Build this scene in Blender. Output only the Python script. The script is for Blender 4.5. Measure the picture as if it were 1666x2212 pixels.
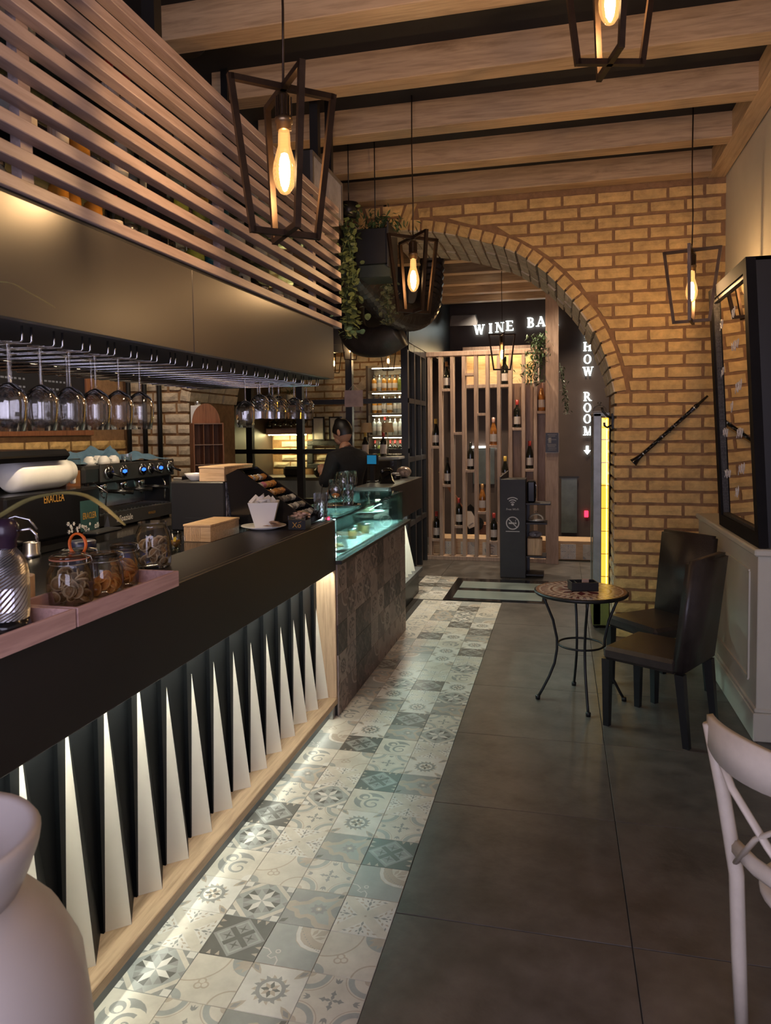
import bpy, bmesh, math, random
from mathutils import Vector, Matrix
R = random.Random(7)
for o in list(bpy.data.objects):
    bpy.data.objects.remove(o)
sc = bpy.context.scene
C = sc.collection
rad = math.radians
# ---------------------------------------------------------------- camera
F_PX, YAW, PIT, ROL, CAM_H = 1577.46, .23653, .04746, -.01104, 1.7426
cd = bpy.data.cameras.new('camera')
cam = bpy.data.objects.new('camera', cd); C.objects.link(cam)
cd.sensor_fit = 'HORIZONTAL'; cd.sensor_width = 36.0
cd.lens = F_PX*36/1666; cd.shift_y = -(1106-1006.73)/1666
cd.clip_start = .05; cd.clip_end = 60
def _dir(a, b, w):
    cy, sy, cp, sp, cr, sr = math.cos(YAW), math.sin(YAW), math.cos(PIT), math.sin(PIT), math.cos(ROL), math.sin(ROL)
    x = a*cr-b*sr; z2 = a*sr+b*cr
    y = w*cp+z2*sp; z = -w*sp+z2*cp
    return Vector((x*cy-y*sy, x*sy+y*cy, z))
rt, up, fw = _dir(1, 0, 0), _dir(0, 1, 0), _dir(0, 0, 1)
cam.matrix_world = Matrix(((rt.x, up.x, -fw.x, 0), (rt.y, up.y, -fw.y, 0), (rt.z, up.z, -fw.z, CAM_H), (0, 0, 0, 1)))
cd.dof.use_dof = True; cd.dof.focus_distance = 4.5; cd.dof.aperture_fstop = 9.0
sc.camera = cam
# ---------------------------------------------------------------- world, assumed window fill, exposure
w = bpy.data.worlds.new('world'); sc.world = w; w.use_nodes = True
bg = w.node_tree.nodes['Background']
bg.inputs[0].default_value = (.60, .58, .72, 1); bg.inputs[1].default_value = .25
sc.view_settings.view_transform = 'Standard'; sc.view_settings.look = 'None'
sc.view_settings.gamma = 1; sc.view_settings.use_curve_mapping = False
sc.view_settings.exposure = 0.85
def area(name, loc, rot, sx, sy, power, col):
    l = bpy.data.lights.new(name, 'AREA'); l.shape = 'RECTANGLE'; l.size = sx; l.size_y = sy
    l.energy = power; l.color = col
    o = bpy.data.objects.new(name, l); C.objects.link(o); o.location = loc; o.rotation_euler = rot
    return o
# added area fill light for daylight from an assumed, unseen window behind the camera
area('assumed_window_fill', (-.9, -1.40, 1.75), (rad(90), 0, 0), 3.6, 2.3, 62, (.80, .75, 1.0))
# ---------------------------------------------------------------- mesh builder
class MB:
    def __init__(s): s.v = []; s.f = []; s.m = []; s.mi = 0; s.sm = []
    def add(s, vs, fs, smooth=False):
        b = len(s.v); s.v += [tuple(v) for v in vs]
        for f in fs:
            s.f.append([b+i for i in f]); s.m.append(s.mi); s.sm.append(smooth)
        return s
    def box(s, x0, x1, y0, y1, z0, z1):
        v = [(x0,y0,z0),(x1,y0,z0),(x1,y1,z0),(x0,y1,z0),(x0,y0,z1),(x1,y0,z1),(x1,y1,z1),(x0,y1,z1)]
        return s.add(v, [(0,3,2,1),(4,5,6,7),(0,1,5,4),(1,2,6,5),(2,3,7,6),(3,0,4,7)])
    def cbox(s, x0, x1, y0, y1, z0, z1, c=.004):     # box with chamfered edges
        bm = bmesh.new(); bmesh.ops.create_cube(bm, size=1)
        for v in bm.verts:
            v.co = Vector(((x0+x1)/2+v.co.x*(x1-x0), (y0+y1)/2+v.co.y*(y1-y0), (z0+z1)/2+v.co.z*(z1-z0)))
        bmesh.ops.bevel(bm, geom=list(bm.edges), offset=min(c, .45*min(abs(x1-x0), abs(y1-y0), abs(z1-z0))), segments=1, affect='EDGES', profile=.5)
        s.bm(bm); return s
    def bm(s, bm, M=None, smooth=False):
        bm.verts.index_update()
        s.add([(M @ v.co) if M else v.co for v in bm.verts], [[v.index for v in f.verts] for f in bm.faces], smooth); bm.free(); return s
    def hexa(s, p):                                   # 8 corners, bottom 4 then top 4
        return s.add(p, [(0,3,2,1),(4,5,6,7),(0,1,5,4),(1,2,6,5),(2,3,7,6),(3,0,4,7)])
    def prism(s, poly, vec):                          # extrude planar polygon
        n = len(poly); v = [Vector(p) for p in poly]; vec = Vector(vec)
        return s.add(v+[p+vec for p in v], [tuple(range(n))[::-1], tuple(range(n, 2*n))]+[(i, (i+1) % n, n+(i+1) % n, n+i) for i in range(n)])
    def lathe(s, prof, c=(0,0,0), n=16, axis='z', smooth=True, caps=True, M=None):
        vs = []; fs = []
        for r, z in prof:
            for k in range(n):
                a = 2*math.pi*k/n; x, y = r*math.cos(a), r*math.sin(a)
                p = {'z': (x, y, z), 'x': (z, x, y), 'y': (x, z, y)}[axis]
                p = Vector(p)
                if M is not None: p = M @ p
                vs.append((p[0]+c[0], p[1]+c[1], p[2]+c[2]))
        for i in range(len(prof)-1):
            for k in range(n):
                k2 = (k+1) % n; fs.append((i*n+k, i*n+k2, (i+1)*n+k2, (i+1)*n+k))
        s.add(vs, fs, smooth)
        if caps:
            b = len(s.v)-len(vs)
            if prof[0][0] > 1e-5: s.f.append([b+k for k in range(n)][::-1]); s.m.append(s.mi); s.sm.append(False)
            if prof[-1][0] > 1e-5: s.f.append([b+(len(prof)-1)*n+k for k in range(n)]); s.m.append(s.mi); s.sm.append(False)
        return s
    def tube(s, pts, r, n=8, closed=False, smooth=True, flat=None):
        pts = [Vector(p) for p in pts]; m = len(pts)
        rr = r if isinstance(r, (list, tuple)) else [r]*m
        vs = []; prev = None
        for i, p in enumerate(pts):
            if closed: t = pts[(i+1) % m]-pts[i-1]
            else: t = pts[min(i+1, m-1)]-pts[max(i-1, 0)]
            if t.length < 1e-9: t = Vector((0,0,1))
            t.normalize()
            if prev is None:
                a = Vector((0,0,1)) if abs(t.z) < .9 else Vector((1,0,0))
                u = t.cross(a).normalized()
            else:
                u = (prev-t*prev.dot(t))
                u = u.normalized() if u.length > 1e-6 else t.orthogonal().normalized()
            prev = u; q = t.cross(u)
            for k in range(n):
                a = 2*math.pi*(k+.5)/n; fl = flat if flat else 1
                vs.append(p+u*(rr[i]*math.cos(a))+q*(rr[i]*fl*math.sin(a)))
        fs = []
        for i in range(m if closed else m-1):
            j = (i+1) % m
            for k in range(n):
                k2 = (k+1) % n; fs.append((i*n+k, i*n+k2, j*n+k2, j*n+k))
        if not closed: fs += [tuple(range(n))[::-1], tuple((m-1)*n+k for k in range(n))]
        return s.add(vs, fs, smooth)
    def bar(s, a, b, w, h=None, upv=(0,0,1)):         # square bar between two points
        a = Vector(a); b = Vector(b); h = h or w; t = (b-a).normalized(); upv = Vector(upv)
        if abs(t.dot(upv)) > .98: upv = Vector((0,1,0))
        u = t.cross(upv).normalized(); q = u.cross(t)
        P = [p+u*(w/2*i)+q*(h/2*j) for p in (a, b) for i, j in ((-1,-1),(1,-1),(1,1),(-1,1))]
        return s.add(P, [(0,1,2,3),(7,6,5,4),(0,4,5,1),(1,5,6,2),(2,6,7,3),(3,7,4,0)])
    def sphere(s, c, r, n=12, m=8, M=None, sq=(1,1,1)):
        vs = []; fs = []
        for i in range(m+1):
            t = math.pi*i/m
            for k in range(n):
                a = 2*math.pi*k/n
                p = Vector((r*sq[0]*math.sin(t)*math.cos(a), r*sq[1]*math.sin(t)*math.sin(a), r*sq[2]*math.cos(t)))
                if M is not None: p = M @ p
                vs.append(p+Vector(c))
        for i in range(m):
            for k in range(n):
                k2 = (k+1) % n; fs.append((i*n+k, (i+1)*n+k, (i+1)*n+k2, i*n+k2))
        return s.add(vs, fs, True)
    def poly(s, pts): return s.add(pts, [tuple(range(len(pts)))])
    def xform(s, M, start=0):
        s.v[start:] = [tuple(M @ Vector(v)) for v in s.v[start:]]; return s
    def mesh(s, name, mats):
        me = bpy.data.meshes.new(name); me.from_pydata(s.v, [], s.f)
        for m in (mats if isinstance(mats, (list, tuple)) else [mats]): me.materials.append(m)
        me.polygons.foreach_set('material_index', s.m); me.polygons.foreach_set('use_smooth', s.sm)
        me.validate(); me.update(); return me
def rootloc(p):
    L = Vector((0,0,0))
    while p is not None: L += p.location; p = p.parent
    return L
def obj(name, mb, mat, parent=None, world=False, loc=None, label=None):
    """one mesh object; world=True: the builder holds world coordinates"""
    if world and parent is not None:
        L = rootloc(parent); mb.v = [(a-L.x, b-L.y, c-L.z) for a, b, c in mb.v]
    if world and parent is None and loc is not None:
        mb.v = [(a-loc[0], b-loc[1], c-loc[2]) for a, b, c in mb.v]
    me = mb.mesh(name, mat) if isinstance(mb, MB) else mb
    o = bpy.data.objects.new(name, me); C.objects.link(o); o.parent = parent
    if loc is not None: o.location = loc
    if label: o['label'] = label
    return o
def tag(o, label, cat, group=None):
    o['label'] = label; o['category'] = cat
    if group: o['group'] = group
    return o
def thing(name, label, cat, loc=(0,0,0), rz=0, group=None):
    o = bpy.data.objects.new(name, None); C.objects.link(o); o.empty_display_size = .05
    o.location = loc; o.rotation_euler = (0, 0, rz); return tag(o, label, cat, group)
def struct(name, mb, mat, parent=None, label=None):
    o = obj(name, mb, mat, parent)
    if parent is None:
        o['kind'] = 'structure'
        if label: o['label'] = label
    return o
def dup(root, loc, rz=None, label=None, parent=None):
    r = root.copy(); C.objects.link(r); r.parent = parent; r.location = loc
    if rz is not None: r.rotation_euler = (0, 0, rz)
    if label: r['label'] = label
    for ch in list(root.children):
        c = ch.copy(); C.objects.link(c); c.parent = r
        for g in ch.children:
            d = g.copy(); C.objects.link(d); d.parent = c
    return r
def piece(name, me, parent, loc, rot=None, scale=None):
    o = bpy.data.objects.new(name, me); C.objects.link(o); o.parent = parent; o.location = loc
    if rot: o.rotation_euler = rot
    if scale: o.scale = scale
    return o
ORD = ['first','second','third','fourth','fifth','sixth','seventh','eighth','ninth','tenth','eleventh','twelfth','thirteenth','fourteenth','fifteenth','sixteenth','seventeenth','eighteenth','nineteenth','twentieth']
# ---------------------------------------------------------------- materials
def newmat(name):
    m = bpy.data.materials.new(name); m.use_nodes = True; nt = m.node_tree; nt.nodes.clear()
    out = nt.nodes.new('ShaderNodeOutputMaterial'); return m, nt, out
def N(nt, t, **kw):
    n = nt.nodes.new(t)
    for k, v in kw.items(): setattr(n, k, v)
    return n
def pmat(name, col, rough=.5, metal=0, var=.12, scale=8, bump=0, bscale=None, stretch=None, spec=.5, col2=None, coat=0, detail=4, jit=0, wear=None):
    """principled material whose colour wanders with 3D noise in object space"""
    m, nt, out = newmat(name); b = N(nt, 'ShaderNodeBsdfPrincipled'); L = nt.links.new
    b.inputs['Roughness'].default_value = rough; b.inputs['Metallic'].default_value = metal
    b.inputs['Specular IOR Level'].default_value = spec; b.inputs['Coat Weight'].default_value = coat
    tc = N(nt, 'ShaderNodeTexCoord'); mp = N(nt, 'ShaderNodeMapping')
    oi = N(nt, 'ShaderNodeObjectInfo'); ad = N(nt, 'ShaderNodeVectorMath', operation='MULTIPLY_ADD')
    ad.inputs[1].default_value = (7.3, 5.1, 9.7)
    L(oi.outputs['Random'], ad.inputs[0]); L(tc.outputs['Object'], ad.inputs[2]); L(ad.outputs[0], mp.inputs[0])
    if stretch: mp.inputs['Scale'].default_value = stretch
    no = N(nt, 'ShaderNodeTexNoise'); no.inputs['Scale'].default_value = scale; no.inputs['Detail'].default_value = detail; no.inputs['Roughness'].default_value = .62
    L(mp.outputs[0], no.inputs['Vector'])
    rp = N(nt, 'ShaderNodeValToRGB')
    c2 = col2 or tuple(c*(1-var*2.2) for c in col); c1 = tuple(min(1, c*(1+var)) for c in col)
    rp.color_ramp.elements[0].position = .3; rp.color_ramp.elements[1].position = .7
    rp.color_ramp.elements[0].color = (*c2, 1); rp.color_ramp.elements[1].color = (*c1, 1)
    L(no.outputs['Fac'], rp.inputs[0]); cout = rp.outputs[0]
    if jit:
        hs = N(nt, 'ShaderNodeHueSaturation'); mr = N(nt, 'ShaderNodeMapRange')
        mr.inputs[3].default_value = 1-jit; mr.inputs[4].default_value = 1+jit
        L(oi.outputs['Random'], mr.inputs[0]); L(mr.outputs[0], hs.inputs['Value']); L(cout, hs.inputs['Color']); cout = hs.outputs[0]
    L(cout, b.inputs['Base Color'])
    if bump:
        n2 = N(nt, 'ShaderNodeTexNoise'); n2.inputs['Scale'].default_value = bscale or scale*4; n2.inputs['Detail'].default_value = 5
        L(mp.outputs[0], n2.inputs['Vector']); bp = N(nt, 'ShaderNodeBump'); bp.inputs['Strength'].default_value = bump; bp.inputs['Distance'].default_value = .01
        L(n2.outputs['Fac'], bp.inputs['Height']); L(bp.outputs[0], b.inputs['Normal'])
    L(b.outputs[0], out.inputs[0]); return m
def wood(name, light, dark, axis='x', rough=.5, sc_=1.0, jit=.08):
    """plank wood: grain runs along the given local axis"""
    m, nt, out = newmat(name); b = N(nt, 'ShaderNodeBsdfPrincipled'); L = nt.links.new
    b.inputs['Roughness'].default_value = rough
    tc = N(nt, 'ShaderNodeTexCoord'); oi = N(nt, 'ShaderNodeObjectInfo'); ad = N(nt, 'ShaderNodeVectorMath', operation='MULTIPLY_ADD')
    ad.inputs[1].default_value = (13.3, 15.1, 9.7); L(oi.outputs['Random'], ad.inputs[0]); L(tc.outputs['Object'], ad.inputs[2])
    mp = N(nt, 'ShaderNodeMapping'); s = [9*sc_]*3; s['xyz'.index(axis)] = .7*sc_; mp.inputs['Scale'].default_value = s; L(ad.outputs[0], mp.inputs[0])
    n1 = N(nt, 'ShaderNodeTexNoise'); n1.inputs['Scale'].default_value = 1.6; n1.inputs['Detail'].default_value = 6; n1.inputs['Roughness'].default_value = .7; n1.inputs['Distortion'].default_value = 1.2
    n2 = N(nt, 'ShaderNodeTexNoise'); n2.inputs['Scale'].default_value = 9; n2.inputs['Detail'].default_value = 3; n2.inputs['Distortion'].default_value = .3
    L(mp.outputs[0], n1.inputs['Vector']); L(mp.outputs[0], n2.inputs['Vector'])
    r1 = N(nt, 'ShaderNodeValToRGB'); e = r1.color_ramp.elements; e[0].position = .30; e[0].color = (*dark, 1); e[1].position = .62; e[1].color = (*light, 1)
    k = e.new(.46); k.color = (*[(a*.72+c*.28) for a, c in zip(light, dark)], 1)
    L(n1.outputs['Fac'], r1.inputs[0])
    mx = N(nt, 'ShaderNodeMixRGB', blend_type='MULTIPLY'); mx.inputs[0].default_value = .35
    r2 = N(nt, 'ShaderNodeValToRGB'); r2.color_ramp.elements[0].position = .35; r2.color_ramp.elements[0].color = (.45,.40,.36,1); r2.color_ramp.elements[1].position = .55; r2.color_ramp.elements[1].color = (1,1,1,1)
    L(n2.outputs['Fac'], r2.inputs[0]); L(r1.outputs[0], mx.inputs[1]); L(r2.outputs[0], mx.inputs[2])
    hs = N(nt, 'ShaderNodeHueSaturation'); mr = N(nt, 'ShaderNodeMapRange'); mr.inputs[3].default_value = 1-jit; mr.inputs[4].default_value = 1+jit
    L(oi.outputs['Random'], mr.inputs[0]); L(mr.outputs[0], hs.inputs['Value']); L(mx.outputs[0], hs.inputs['Color'])
    L(hs.outputs[0], b.inputs['Base Color'])
    bp = N(nt, 'ShaderNodeBump'); bp.inputs['Strength'].default_value = .12; bp.inputs['Distance'].default_value = .004; L(n2.outputs['Fac'], bp.inputs['Height']); L(bp.outputs[0], b.inputs['Normal'])
    L(b.outputs[0], out.inputs[0]); return m
def glass(name, tint=(1,1,1), spec=.9, rough=.02, base=.04, edge=(.5,.5,.5)):
    """thin-walled glass: clear with a mirror-like sheen that grows at grazing angles"""
    m, nt, out = newmat(name); L = nt.links.new
    t = N(nt, 'ShaderNodeBsdfTransparent'); g = N(nt, 'ShaderNodeBsdfGlossy'); g.inputs['Roughness'].default_value = rough
    lw = N(nt, 'ShaderNodeLayerWeight'); lw.inputs['Blend'].default_value = .22
    tm = N(nt, 'ShaderNodeMixRGB'); tm.inputs[1].default_value = (*tint, 1); tm.inputs[2].default_value = (*[a*c for a, c in zip(tint, edge)], 1)
    L(lw.outputs['Facing'], tm.inputs[0]); L(tm.outputs[0], t.inputs[0])
    mr = N(nt, 'ShaderNodeMapRange'); mr.inputs[3].default_value = base; mr.inputs[4].default_value = spec
    L(lw.outputs['Fresnel'], mr.inputs[0]); mx = N(nt, 'ShaderNodeMixShader'); L(mr.outputs[0], mx.inputs[0]); L(t.outputs[0], mx.inputs[1]); L(g.outputs[0], mx.inputs[2])
    L(mx.outputs[0], out.inputs[0]); return m
def emit(name, col, s):
    m, nt, out = newmat(name); e = N(nt, 'ShaderNodeEmission'); e.inputs[0].default_value = (*col, 1); e.inputs[1].default_value = s
    nt.links.new(e.outputs[0], out.inputs[0]); return m
M = {}
M['oak'] = wood('oak_laminate', (.58,.40,.225), (.32,.205,.105), 'x', .5, .8)
M['slat'] = wood('slat_wood', (.385,.295,.285), (.26,.185,.165), 'y', .5, .9)
M['oak_y'] = wood('ledge_wood', (.60,.44,.29), (.38,.26,.16), 'y', .5, .9)
M['oak_z'] = wood('upright_wood', (.60,.44,.29), (.38,.26,.16), 'z', .5, .9)
M['screen'] = wood('screen_wood', (.46,.33,.25), (.30,.20,.145), 'z', .55, 1)
M['pine'] = wood('pine_crate', (.66,.46,.27), (.48,.29,.15), 'x', .55, 1.4)
M['pine_z'] = wood('pine_upright', (.66,.46,.27), (.48,.29,.15), 'z', .55, 1.4)
M['redwood'] = wood('reddish_wood', (.30,.12,.055), (.16,.055,.025), 'z', .45, 1.2)
M['pink'] = wood('pink_box_wood', (.62,.40,.37), (.52,.31,.29), 'y', .55, .8)
M['ceil'] = pmat('black_ceiling', (.012,.011,.011), .8)
M['brick'] = pmat('sandstone_brick', (.63,.41,.155), .88, 0, .13, 14, .9, 22, jit=.10)
M['brickpale'] = pmat('pale_sandstone', (.56,.46,.33), .88, 0, .13, 14, .9, 22, jit=.10)
M['mortar'] = pmat('brown_mortar', (.27,.15,.07), .95, 0, .12, 20, .4, 60)
M['cream'] = pmat('cream_wall_paint', (.56,.52,.42), .6, 0, .03, 3)
M['cream2'] = pmat('white_wainscot_paint', (.55,.53,.43), .5, 0, .03, 3)
M['dark'] = pmat('dark_brown_laminate', (.020,.0165,.0165), .42, 0, .05, 3)
M['hood'] = pmat('hood_laminate', (.028,.025,.027), .30, 0, .03, 2, spec=.9)
M['black'] = pmat('black_satin', (.010,.010,.011), .4, 0, .05, 5)
M['blackgloss'] = pmat('black_gloss', (.008,.008,.009), .15, 0, .05, 5)
M['spikeback'] = pmat('black_panel', (.004,.005,.0065), .55, 0, .05, 5, spec=.2)
M['white'] = pmat('white_lacquer', (.74,.71,.62), .45, 0, .02, 3)
M['porcelain'] = pmat('white_porcelain', (.78,.77,.75), .2, 0, .02, 3)
M['plastic'] = pmat('white_plastic', (.52,.47,.44), .42, 0, .02, 3)
M['floor'] = pmat('dark_stoneware', (.098,.086,.076), .37, 0, .22, 6, .12, 30, detail=10, jit=.05)
M['grout'] = pmat('dark_grout', (.03,.028,.025), .9)
M['iron'] = pmat('black_iron', (.012,.012,.012), .45, .3, .05, 6)
M['bronze'] = pmat('dark_bronze_metal', (.055,.034,.022), .38, .75, .2, 10)
M['brass'] = pmat('aged_brass', (.22,.15,.085), .35, .9, .15, 10)
M['chrome'] = pmat('chrome', (.62,.62,.64), .12, 1, .03, 4)
M['steel'] = pmat('brushed_steel', (.50,.50,.51), .28, 1, .06, 12)
M['leather'] = pmat('dark_brown_leather', (.030,.023,.020), .38, 0, .15, 12, .12, 120)
M['darkwall'] = pmat('dark_brown_panel', (.050,.034,.028), .5, 0, .10, 2.5)
M['frame'] = pmat('charcoal_metal_frame', (.028,.029,.031), .4, .2, .05, 6)
M['leaf'] = pmat('vine_leaf', (.16,.21,.085), .5, 0, .25, 20, jit=.25)
M['leafd'] = pmat('fern_leaf', (.045,.085,.03), .5, 0, .25, 20, jit=.25)
M['leafv'] = pmat('pale_spider_leaf', (.34,.31,.10), .45, 0, .2, 9)
M['blue'] = pmat('blue_cloth', (.085,.17,.25), .9, 0, .14, 12, .3, 60)
M['paper'] = pmat('white_paper', (.70,.68,.66), .7, 0, .04, 8)
M['kraft'] = pmat('brown_paper', (.42,.28,.20), .7, 0, .10, 12)
M['skin'] = pmat('skin', (.42,.22,.14), .5, 0, .06, 14)
M['hair'] = pmat('black_hair', (.007,.006,.006), .45, 0, .2, 60)
M['shirt'] = pmat('black_shirt', (.010,.010,.013), .8, 0, .1, 18, .2, 60)
M['orange'] = pmat('orange_rubber', (.75,.15,.02), .45)
M['rosegold'] = pmat('salmon_rubber', (.55,.22,.13), .5)
M['red'] = pmat('red_capsule', (.35,.03,.025), .35)
M['yellowcap'] = pmat('mustard_capsule', (.52,.33,.05), .4)
M['goldcap'] = pmat('gold_foil', (.45,.25,.10), .35, .5)
M['pinkcap'] = pmat('rose_foil', (.62,.36,.28), .35, .3)
M['label'] = pmat('wine_label', (.60,.53,.48), .6, 0, .06, 16)
M['bottle'] = pmat('dark_bottle_glass', (.010,.011,.008), .08, 0, .05, 4, spec=.7)
M['rose'] = pmat('rose_wine_glass', (.42,.16,.035), .1, 0, .25, 9, spec=.7)
M['amber'] = pmat('amber_spirit', (.50,.22,.03), .12, 0, .25, 8, spec=.7)
M['green'] = pmat('green_spirit', (.20,.24,.05), .12, 0, .25, 8, spec=.7)
M['clearb'] = pmat('pale_glass_bottle', (.42,.44,.42), .1, 0, .25, 8, spec=.8)
M['teal'] = pmat('teal_tin', (.03,.17,.23), .3, 0, .2, 8)
M['glass'] = glass('clear_glass', (.98,.98,.98), .95, .02, .085, (.74,.75,.76))
M['glassg'] = glass('greenish_glass', (.90,.97,.96), .8, .02, .05, (.45,.72,.68))
M['jar'] = glass('jar_glass', (.95,.96,.95), .85, .04, .06, (.55,.57,.56))
M['bulb'] = glass('amber_bulb_glass', (1,.90,.70), .6, .02, .03, (.95,.65,.35))
_nt = M['bulb'].node_tree; _o = _nt.nodes['Material Output']; _e = N(_nt, 'ShaderNodeEmission'); _e.inputs[0].default_value = (1,.50,.16,1); _e.inputs[1].default_value = .38  # weak emission put into the glass as the bulb's halo
_a = N(_nt, 'ShaderNodeAddShader'); _nt.links.new(_o.inputs[0].links[0].from_socket, _a.inputs[0]); _nt.links.new(_e.outputs[0], _a.inputs[1]); _nt.links.new(_a.outputs[0], _o.inputs[0])
M['pane'] = glass('window_pane', (.90,.93,.93), .5, .01, .03, (.8,.8,.8))
M['crystal'] = glass('cut_crystal', (.90,.91,.92), .95, .06, .12, (.45,.45,.45))
M['mirror'] = pmat('mirror_silver', (.80,.76,.68), .02, 1, .01, 2)
M['filament'] = emit('glowing_filament', (1,.665,.38), 220)
M['led'] = emit('cool_led_strip', (1,.98,.80), 62)
M['ledfloor'] = emit('floor_led_strip', (.95,1,.86), 5.0)
M['letter'] = emit('backlit_letter', (.86,1,.97), 3.6)
M['yelled'] = emit('amber_led', (1,.55,.06), 7)
M['warmled'] = emit('warm_led_strip', (1,.80,.45), 14)
M['citrus'] = pmat('dried_citrus', (.36,.20,.08), .7, 0, .25, 25)
M['orangef'] = pmat('dried_orange', (.62,.22,.04), .6, 0, .25, 25)
M['rind'] = pmat('citrus_rind', (.50,.36,.20), .7, 0, .2, 25)
# ================================================================ floor
fl = struct('floor', MB().box(-4.1, 1.9, -1.7, 12.4, -.08, -.006), M['grout'])
TX = [-.585, .2335, 1.052]; TW = .8185; TH = .8135; TY0 = 2.5-5*TH
big = MB().cbox(.0015, TW-.0015, .0015, TH-.0015, -.012, 0, .0015).mesh('floor_tile', M['floor'])
nar = MB().cbox(.0015, .75, .0015, TH-.0015, -.012, 0, .0015).mesh('floor_tile_narrow', M['floor'])
for r in range(15):
    y = TY0+r*TH
    if y > 9.3: break
    for k, x in enumerate(TX):
        if k == 0 and 7.3 < y+TH and y < 7.7: pass
        piece('floor_tile', big if k < 2 else nar, fl, (x, y, 0))
for r in range(3):                                                    # darker tiles of the passage beyond the glass floor
    for k in range(2):
        piece('floor_tile', big, fl, (-.585-TW*(k+1), 8.52+r*TH, -.0005))
# patterned cement tiles --------------------------------------------------------------
PAL = [(.60,.565,.49), (.45,.385,.31), (.27,.275,.26), (.115,.112,.10), (.355,.37,.355), (.66,.645,.60)]
PALB = [(.30,.235,.215), (.19,.14,.125), (.11,.085,.083), (.062,.048,.048), (.15,.12,.118), (.36,.29,.265)]
def palmats(pal, nm, rough): return [pmat(nm+'_%d' % i, c, rough, 0, .09, 9, .03, 40) for i, c in enumerate(pal)]
PM = palmats(PAL, 'cement_tile_print', .34); PB = palmats(PALB, 'brown_tile_print', .5)
def circ(cx, cy, r, n=14, a0=0, a1=360):
    full = abs(a1-a0) >= 360; m = n if full else n+1
    return [(cx+r*math.cos(rad(a0+(a1-a0)*k/n)), cy+r*math.sin(rad(a0+(a1-a0)*k/n))) for k in range(m)]
def arc(cx, cy, r0, r1, a0, a1, n=10):
    return circ(cx, cy, r1, n, a0, a1)+circ(cx, cy, r0, n, a0, a1)[::-1]
def rot(ps, a, c=(.5,.5)):
    ca, sa = math.cos(rad(a)), math.sin(rad(a))
    return [(c[0]+(x-c[0])*ca-(y-c[1])*sa, c[1]+(x-c[0])*sa+(y-c[1])*ca) for x, y in ps]
def ribbon(pts, w):
    L, Rr = [], []
    for i, p in enumerate(pts):
        a = pts[max(0, i-1)]; b = pts[min(len(pts)-1, i+1)]; dx, dy = b[0]-a[0], b[1]-a[1]; l = math.hypot(dx, dy) or 1
        ww = (w[0]+(w[1]-w[0])*i/(len(pts)-1)) if isinstance(w, tuple) else w
        L.append((p[0]-dy/l*ww/2, p[1]+dx/l*ww/2)); Rr.append((p[0]+dy/l*ww/2, p[1]-dx/l*ww/2))
    return L+Rr[::-1]
def leafp(cx, cy, l, w_, a): return rot([(cx, cy), (cx+l*.45, cy+w_/2), (cx+l, cy), (cx+l*.45, cy-w_/2)], a, (cx, cy))
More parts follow.
